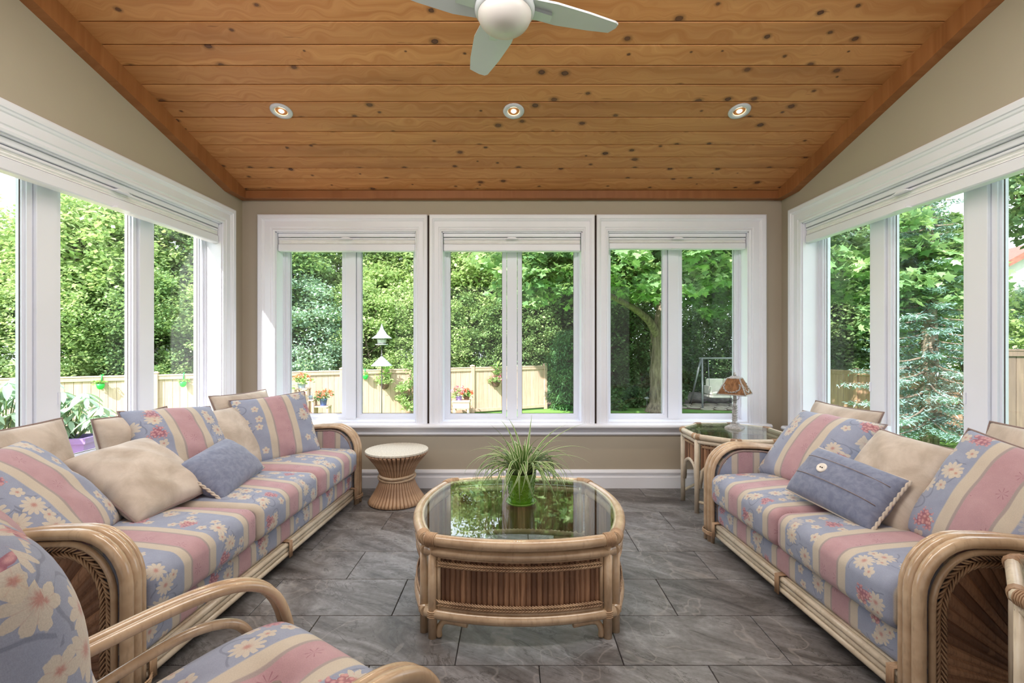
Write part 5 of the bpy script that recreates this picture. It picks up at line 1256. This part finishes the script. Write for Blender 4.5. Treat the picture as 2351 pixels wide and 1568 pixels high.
plant('climbing_plant', 'leafy climber trained up the fence right of the bird feeder', 'plant', (x, y, -.15), (.38, .2, .85), 46, 46, .17, .085, 'oval', 'L_light', 520, trunk=.02, zmin=GND + .3, base=(x, y, GND))

# tiered plant stand with its pots
yS = 12.0; kS = yS / F
def wx(px): return (px - CX) * kS
def wz(py): return HC - (py - HY) * kS
ps_ = thing('plant_stand', 'pale three-tier wooden plant stand in front of the fence', 'plant stand', (wx(718), yS, GND))
tiers = [(684, 714, 890), (690, 727, 916), (722, 758, 931)]
for i, (a, b, p) in enumerate(tiers):
    xa, xb, z = wx(a) - wx(718), wx(b) - wx(718), wz(p) - GND
    MB().box(xa, xb, -.13 + .05 * i - .1, .13 - .1 + .05 * i, z - .035, z, .004).obj('shelf', 'fence', ps_)
    for xx in (xa + .03, xb - .03): MB().box(xx - .022, xx + .022, -.2 + .05 * i, -.16 + .05 * i, 0, z - .035).obj('leg', 'fence', ps_); MB().box(xx - .022, xx + .022, -.02 + .05 * i, .02 + .05 * i, 0, z - .035).obj('leg', 'fence', ps_)
potted('flower_pot', 'grey-blue pot of red flowers on the top tier of the plant stand', 'flower pot', (wx(697), yS - .1, wz(889.9)), .105, .135, 'greypot', 'L_pot', (.24, .2, .16), 160, .075, 531, 'red', 'flower pots by the fence')
potted('flower_pot', 'dark blue pot of orange-red flowers on the lowest tier of the plant stand', 'flower pot', (wx(743), yS, wz(930.9)), .095, .17, 'bluepot', 'L_dark', (.24, .2, .17), 160, .08, 533, 'red', 'flower pots by the fence')
potted('flower_pot', 'broad grey pot with a bushy green plant left of the plant stand', 'flower pot', (wx(669), yS - .45, wz(905)), .15, .17, 'greypot', 'L_pot', (.24, .2, .24), 170, .085, 535, None, 'flower pots by the fence', .82)
MB().box(-.2, .2, -.2, .2, 0, wz(905) - GND - .001, .01).obj('pedestal', 'fence', None, (wx(669), yS - .45, GND)); tag(bpy.data.objects['pedestal'], 'wooden box pedestal under the broad grey pot', 'pedestal')
gn = thing('garden_ornament', 'small white toadstool house ornament with a red cap on the middle tier', 'ornament', (wx(700), yS - .05, wz(915.9)))
MB().lathe([(.05, 0), (.058, .05), (.045, .10), (.04, .12)], 14).obj('body', 'cream', gn); MB().lathe([(.085, .11), (.08, .13), (.055, .17), (.02, .195), (.001, .20)], 16).obj('cap', 'redcap', gn)
wc = thing('watering_can', 'little grey-blue watering can on the middle tier of the plant stand', 'watering can', (wx(716), yS - .05, wz(915.9)))
MB().lathe([(.045, 0), (.045, .08), (.03, .10)], 14).obj('body', 'greypot', wc); MB().tube(smooth_path([(.03, 0, .09), (.05, 0, .15), (0, 0, .18), (-.03, 0, .10)], 4), .006, 6).obj('handle', 'greypot', wc); MB().tube([(-.04, 0, .03), (-.09, 0, .10)], .009, 6).obj('spout', 'greypot', wc)
ow = thing('bird_ornament', 'small white owl-shaped ornament below the middle tier of the plant stand', 'ornament', (wx(707), yS - .1, wz(946)))
MB().lathe([(.05, 0), (.062, .05), (.055, .10), (.04, .13), (.045, .16), (.025, .19), (.001, .20)], 14).obj('body', 'cream', ow)
MB().box(-.2, .2, -.12, .12, 0, wz(946) - GND - .001, .01).obj('crate', 'fence', None, (wx(707), yS - .1, GND)); tag(bpy.data.objects['crate'], 'wooden crate under the white owl ornament', 'crate')

# raised planter bench with the purple pot
x0, y0 = fence_at(1048, .55); kb = y0 / F; zt2 = HC - (918 - HY) * kb
pb = thing('planter_bench', 'pale wooden bench box of flower pots in front of the fence at the middle window', 'planter', (x0, y0, GND))
MB().box(-.28, .26, -.22, .2, zt2 - GND - .06, zt2 - GND, .006).obj('top', 'fence', pb); MB().box(-.26, .24, -.2, .18, zt2 - GND - .24, zt2 - GND - .06).obj('apron', 'fence', pb)
for sx in (-.22, .2):
    for sy in (-.16, .14): MB().box(sx - .03, sx + .03, sy - .03, sy + .03, 0, zt2 - GND - .24).obj('leg', 'fence', pb)
potted('flower_pot', 'purple pot of white and pink flowers on the planter bench', 'flower pot', (x0 - .09, y0 - .05, zt2), .10, .12, 'plum', 'L_light', (.22, .2, .22), 170, .08, 541, 'pink', 'flower pots by the fence')
potted('flower_pot', 'dark pot of red and cream flowers at the right end of the planter bench', 'flower pot', (x0 + .14, y0 + .0, zt2), .09, .11, 'brownpot', 'L_pot', (.17, .16, .17), 150, .08, 543, 'red', 'flower pots by the fence')

# purple trough with an umbrella plant outside the left window, and its neighbour
def umbrella(root, n, h, spread, z0, seed, lsz=.15):
    rng = random.Random(seed); nprng = np.random.default_rng(seed); stem_m = MB(); k_ = 0
    for i in range(n):
        a = rng.uniform(0, 2 * pi); r = spread * rng.uniform(.2, 1); z = z0 + h * rng.uniform(.25, 1); tip = Vector((r * cos(a), r * sin(a), z))
        stem_m.tube([(r * .1 * cos(a), r * .1 * sin(a), z0), (tip.x * .6, tip.y * .6, z0 + (z - z0) * .6), tip], [.007, .005, .003], 5)
        for j in range(7):
            b = 2 * pi * j / 7 + rng.uniform(-.2, .2); d = Vector((cos(b), sin(b), -.35 + rng.uniform(-.25, .15))).normalized(); L_ = lsz * rng.uniform(.75, 1.15); w = L_ * .17
            sd_ = d.cross(Vector((0, 0, 1))).normalized(); upv = sd_.cross(d)
            V = []
            for f, ww in ((0, .15), (.3, .85), (.6, 1), (.85, .6), (1, .02)):
                c = tip + d * L_ * f - Vector((0, 0, 1)) * L_ * .35 * f * f; V += [c - sd_ * w * ww + upv * w * .3 * ww, c, c + sd_ * w * ww + upv * w * .3 * ww]
            MB().add(V, [(q * 3 + e, q * 3 + e + 1, q * 3 + e + 4, q * 3 + e + 3) for q in range(4) for e in (0, 1)], None, True).obj('leaf', 'L_pale', root, recalc=False)
    stem_m.obj('stems', 'L_mid', root)
for (px, y, w, zt_, lab, mat, n, h, sp_, sd_) in ((165, 4.15, .32, .325, 'umbrella plant in a purple trough on the deck outside the left window', 'plum', 26, .44, .27, 5), (8, 4.0, .26, .28, 'tall umbrella plant on the deck at the left edge of the picture', 'greypot', 34, .62, .30, 6)):
    x = (px - CX) / F * y; t = thing('umbrella_plant', lab, 'plant', (x, y, -.02), R(12))
    h_ = zt_ + .02; a, b = w / 2 * .8, w / 2
    m = MB(); rim = [(-1, -1), (1, -1), (1, 1), (-1, 1)]
    rings = [[(sx * a, sy * a * .7, 0) for sx, sy in rim], [(sx * b, sy * b * .7, h_ - .05) for sx, sy in rim], [(sx * (b + .02), sy * (b * .7 + .02), h_ - .05) for sx, sy in rim], [(sx * (b + .025), sy * (b * .7 + .025), h_) for sx, sy in rim], [(sx * (b - .01), sy * (b * .7 - .01), h_) for sx, sy in rim], [(sx * (b - .02), sy * (b * .7 - .02), h_ - .04) for sx, sy in rim]]
    m.loft(rings, None, False); m.obj('pot', mat, t); umbrella(t, n, h, sp_, h_ - .04, sd_)

# garden light, patio, boulders and the swing
gl = thing('garden_light', 'small black mushroom path light at the foot of the maple', 'garden light', ((1486 - CX) / F * 15.4, 15.4, GND))
MB().lathe([(.012, 0), (.012, .36)], 8).obj('stake', 'rod', gl); MB().lathe([(.03, .36), (.03, .42), (.10, .425), (.09, .45), (.02, .48), (.001, .485)], 16).obj('hood', 'steel', gl)
pa = MB(); px_, py_ = 7.7, 16.5
pat = struct(pa.prism([(px_ + 2.2 * cos(a), py_ + 1.0 * sin(a)) for a in [2 * pi * i / 36 for i in range(36)]], 'z', GND, GND + .015).obj('patio', 'soilbed'))
rg = random.Random(3)
for i in range(9):
    for j in range(4):
        x = px_ - 2.0 + i * .46 + (j % 2) * .2; y = py_ - .75 + j * .42
        if ((x - px_) / 2.15) ** 2 + ((y - py_) / .95) ** 2 > .9: continue
        MB().prism([(x + .23 * cos(a) * rg.uniform(.85, 1.05), y + .21 * sin(a) * rg.uniform(.85, 1.05)) for a in [2 * pi * k / 8 for k in range(8)]], 'z', GND + .01, GND + .035).obj('paving_stone', 'stone', pat)
for i, (x, y, r, lb) in enumerate(((6.2, 17.3, .34, 'grey boulder at the left end of the row behind the swing'), (6.9, 17.6, .40, 'largest grey boulder behind the swing leg'), (7.8, 17.6, .33, 'grey boulder under the swing seat'), (8.6, 17.5, .30, 'grey boulder at the right end of the row behind the swing'))):
    bm = bmesh.new(); bmesh.ops.create_icosphere(bm, subdivisions=3, radius=r)
    for v_ in bm.verts:
        n_ = math.sin(v_.co.x * 7 + i) * math.cos(v_.co.y * 6 - i * 2) * .12 + math.sin(v_.co.z * 11 + i) * .06; v_.co *= 1 + n_; v_.co.z *= .6; v_.co.x *= 1.35
    me = bpy.data.meshes.new('boulder'); bm.to_mesh(me); bm.free(); me.materials.append(MT['rock']); tag(link('boulder', me, None, (x, y, GND + r * .45)), lb, 'boulder', 'boulders behind the swing')
sw = thing('garden_swing', 'white cushioned garden swing hung from a grey tubular frame on the patio', 'swing', (7.65, 16.6, GND))
for s_ in (-1, 1):
    for f_ in (-1, 1): MB().tube([(s_ * 1.05, f_ * .55, 0), (s_ * .86, f_ * .05, 1.72)], .035, 8).obj('frame_leg', 'steel', sw)
    MB().tube([(s_ * .62, 0, 1.7), (s_ * .60, -.05, .62)], .012, 5).obj('hanger', 'steel', sw)
    MB().box(s_ * .64 - .03, s_ * .64 + .03, -.3, .25, .45, .74, .01).obj('armrest', 'seatcream', sw)
MB().tube([(-.95, 0, 1.72), (.95, 0, 1.72)], .035, 8).obj('top_bar', 'steel', sw)
MB().box(-.66, .66, -.34, .26, .34, .42, .01).obj('seat_frame', 'seatcream', sw)
for s_ in (-1, 1):
    MB().box(s_ * .31 - .30, s_ * .31 + .30, -.33, .2, .42, .54, .04).obj('seat_cushion', 'seatcream', sw); o = MB().box(s_ * .31 - .30, s_ * .31 + .30, .16, .28, .5, .98, .04).obj('back_cushion', 'seatcream', sw)
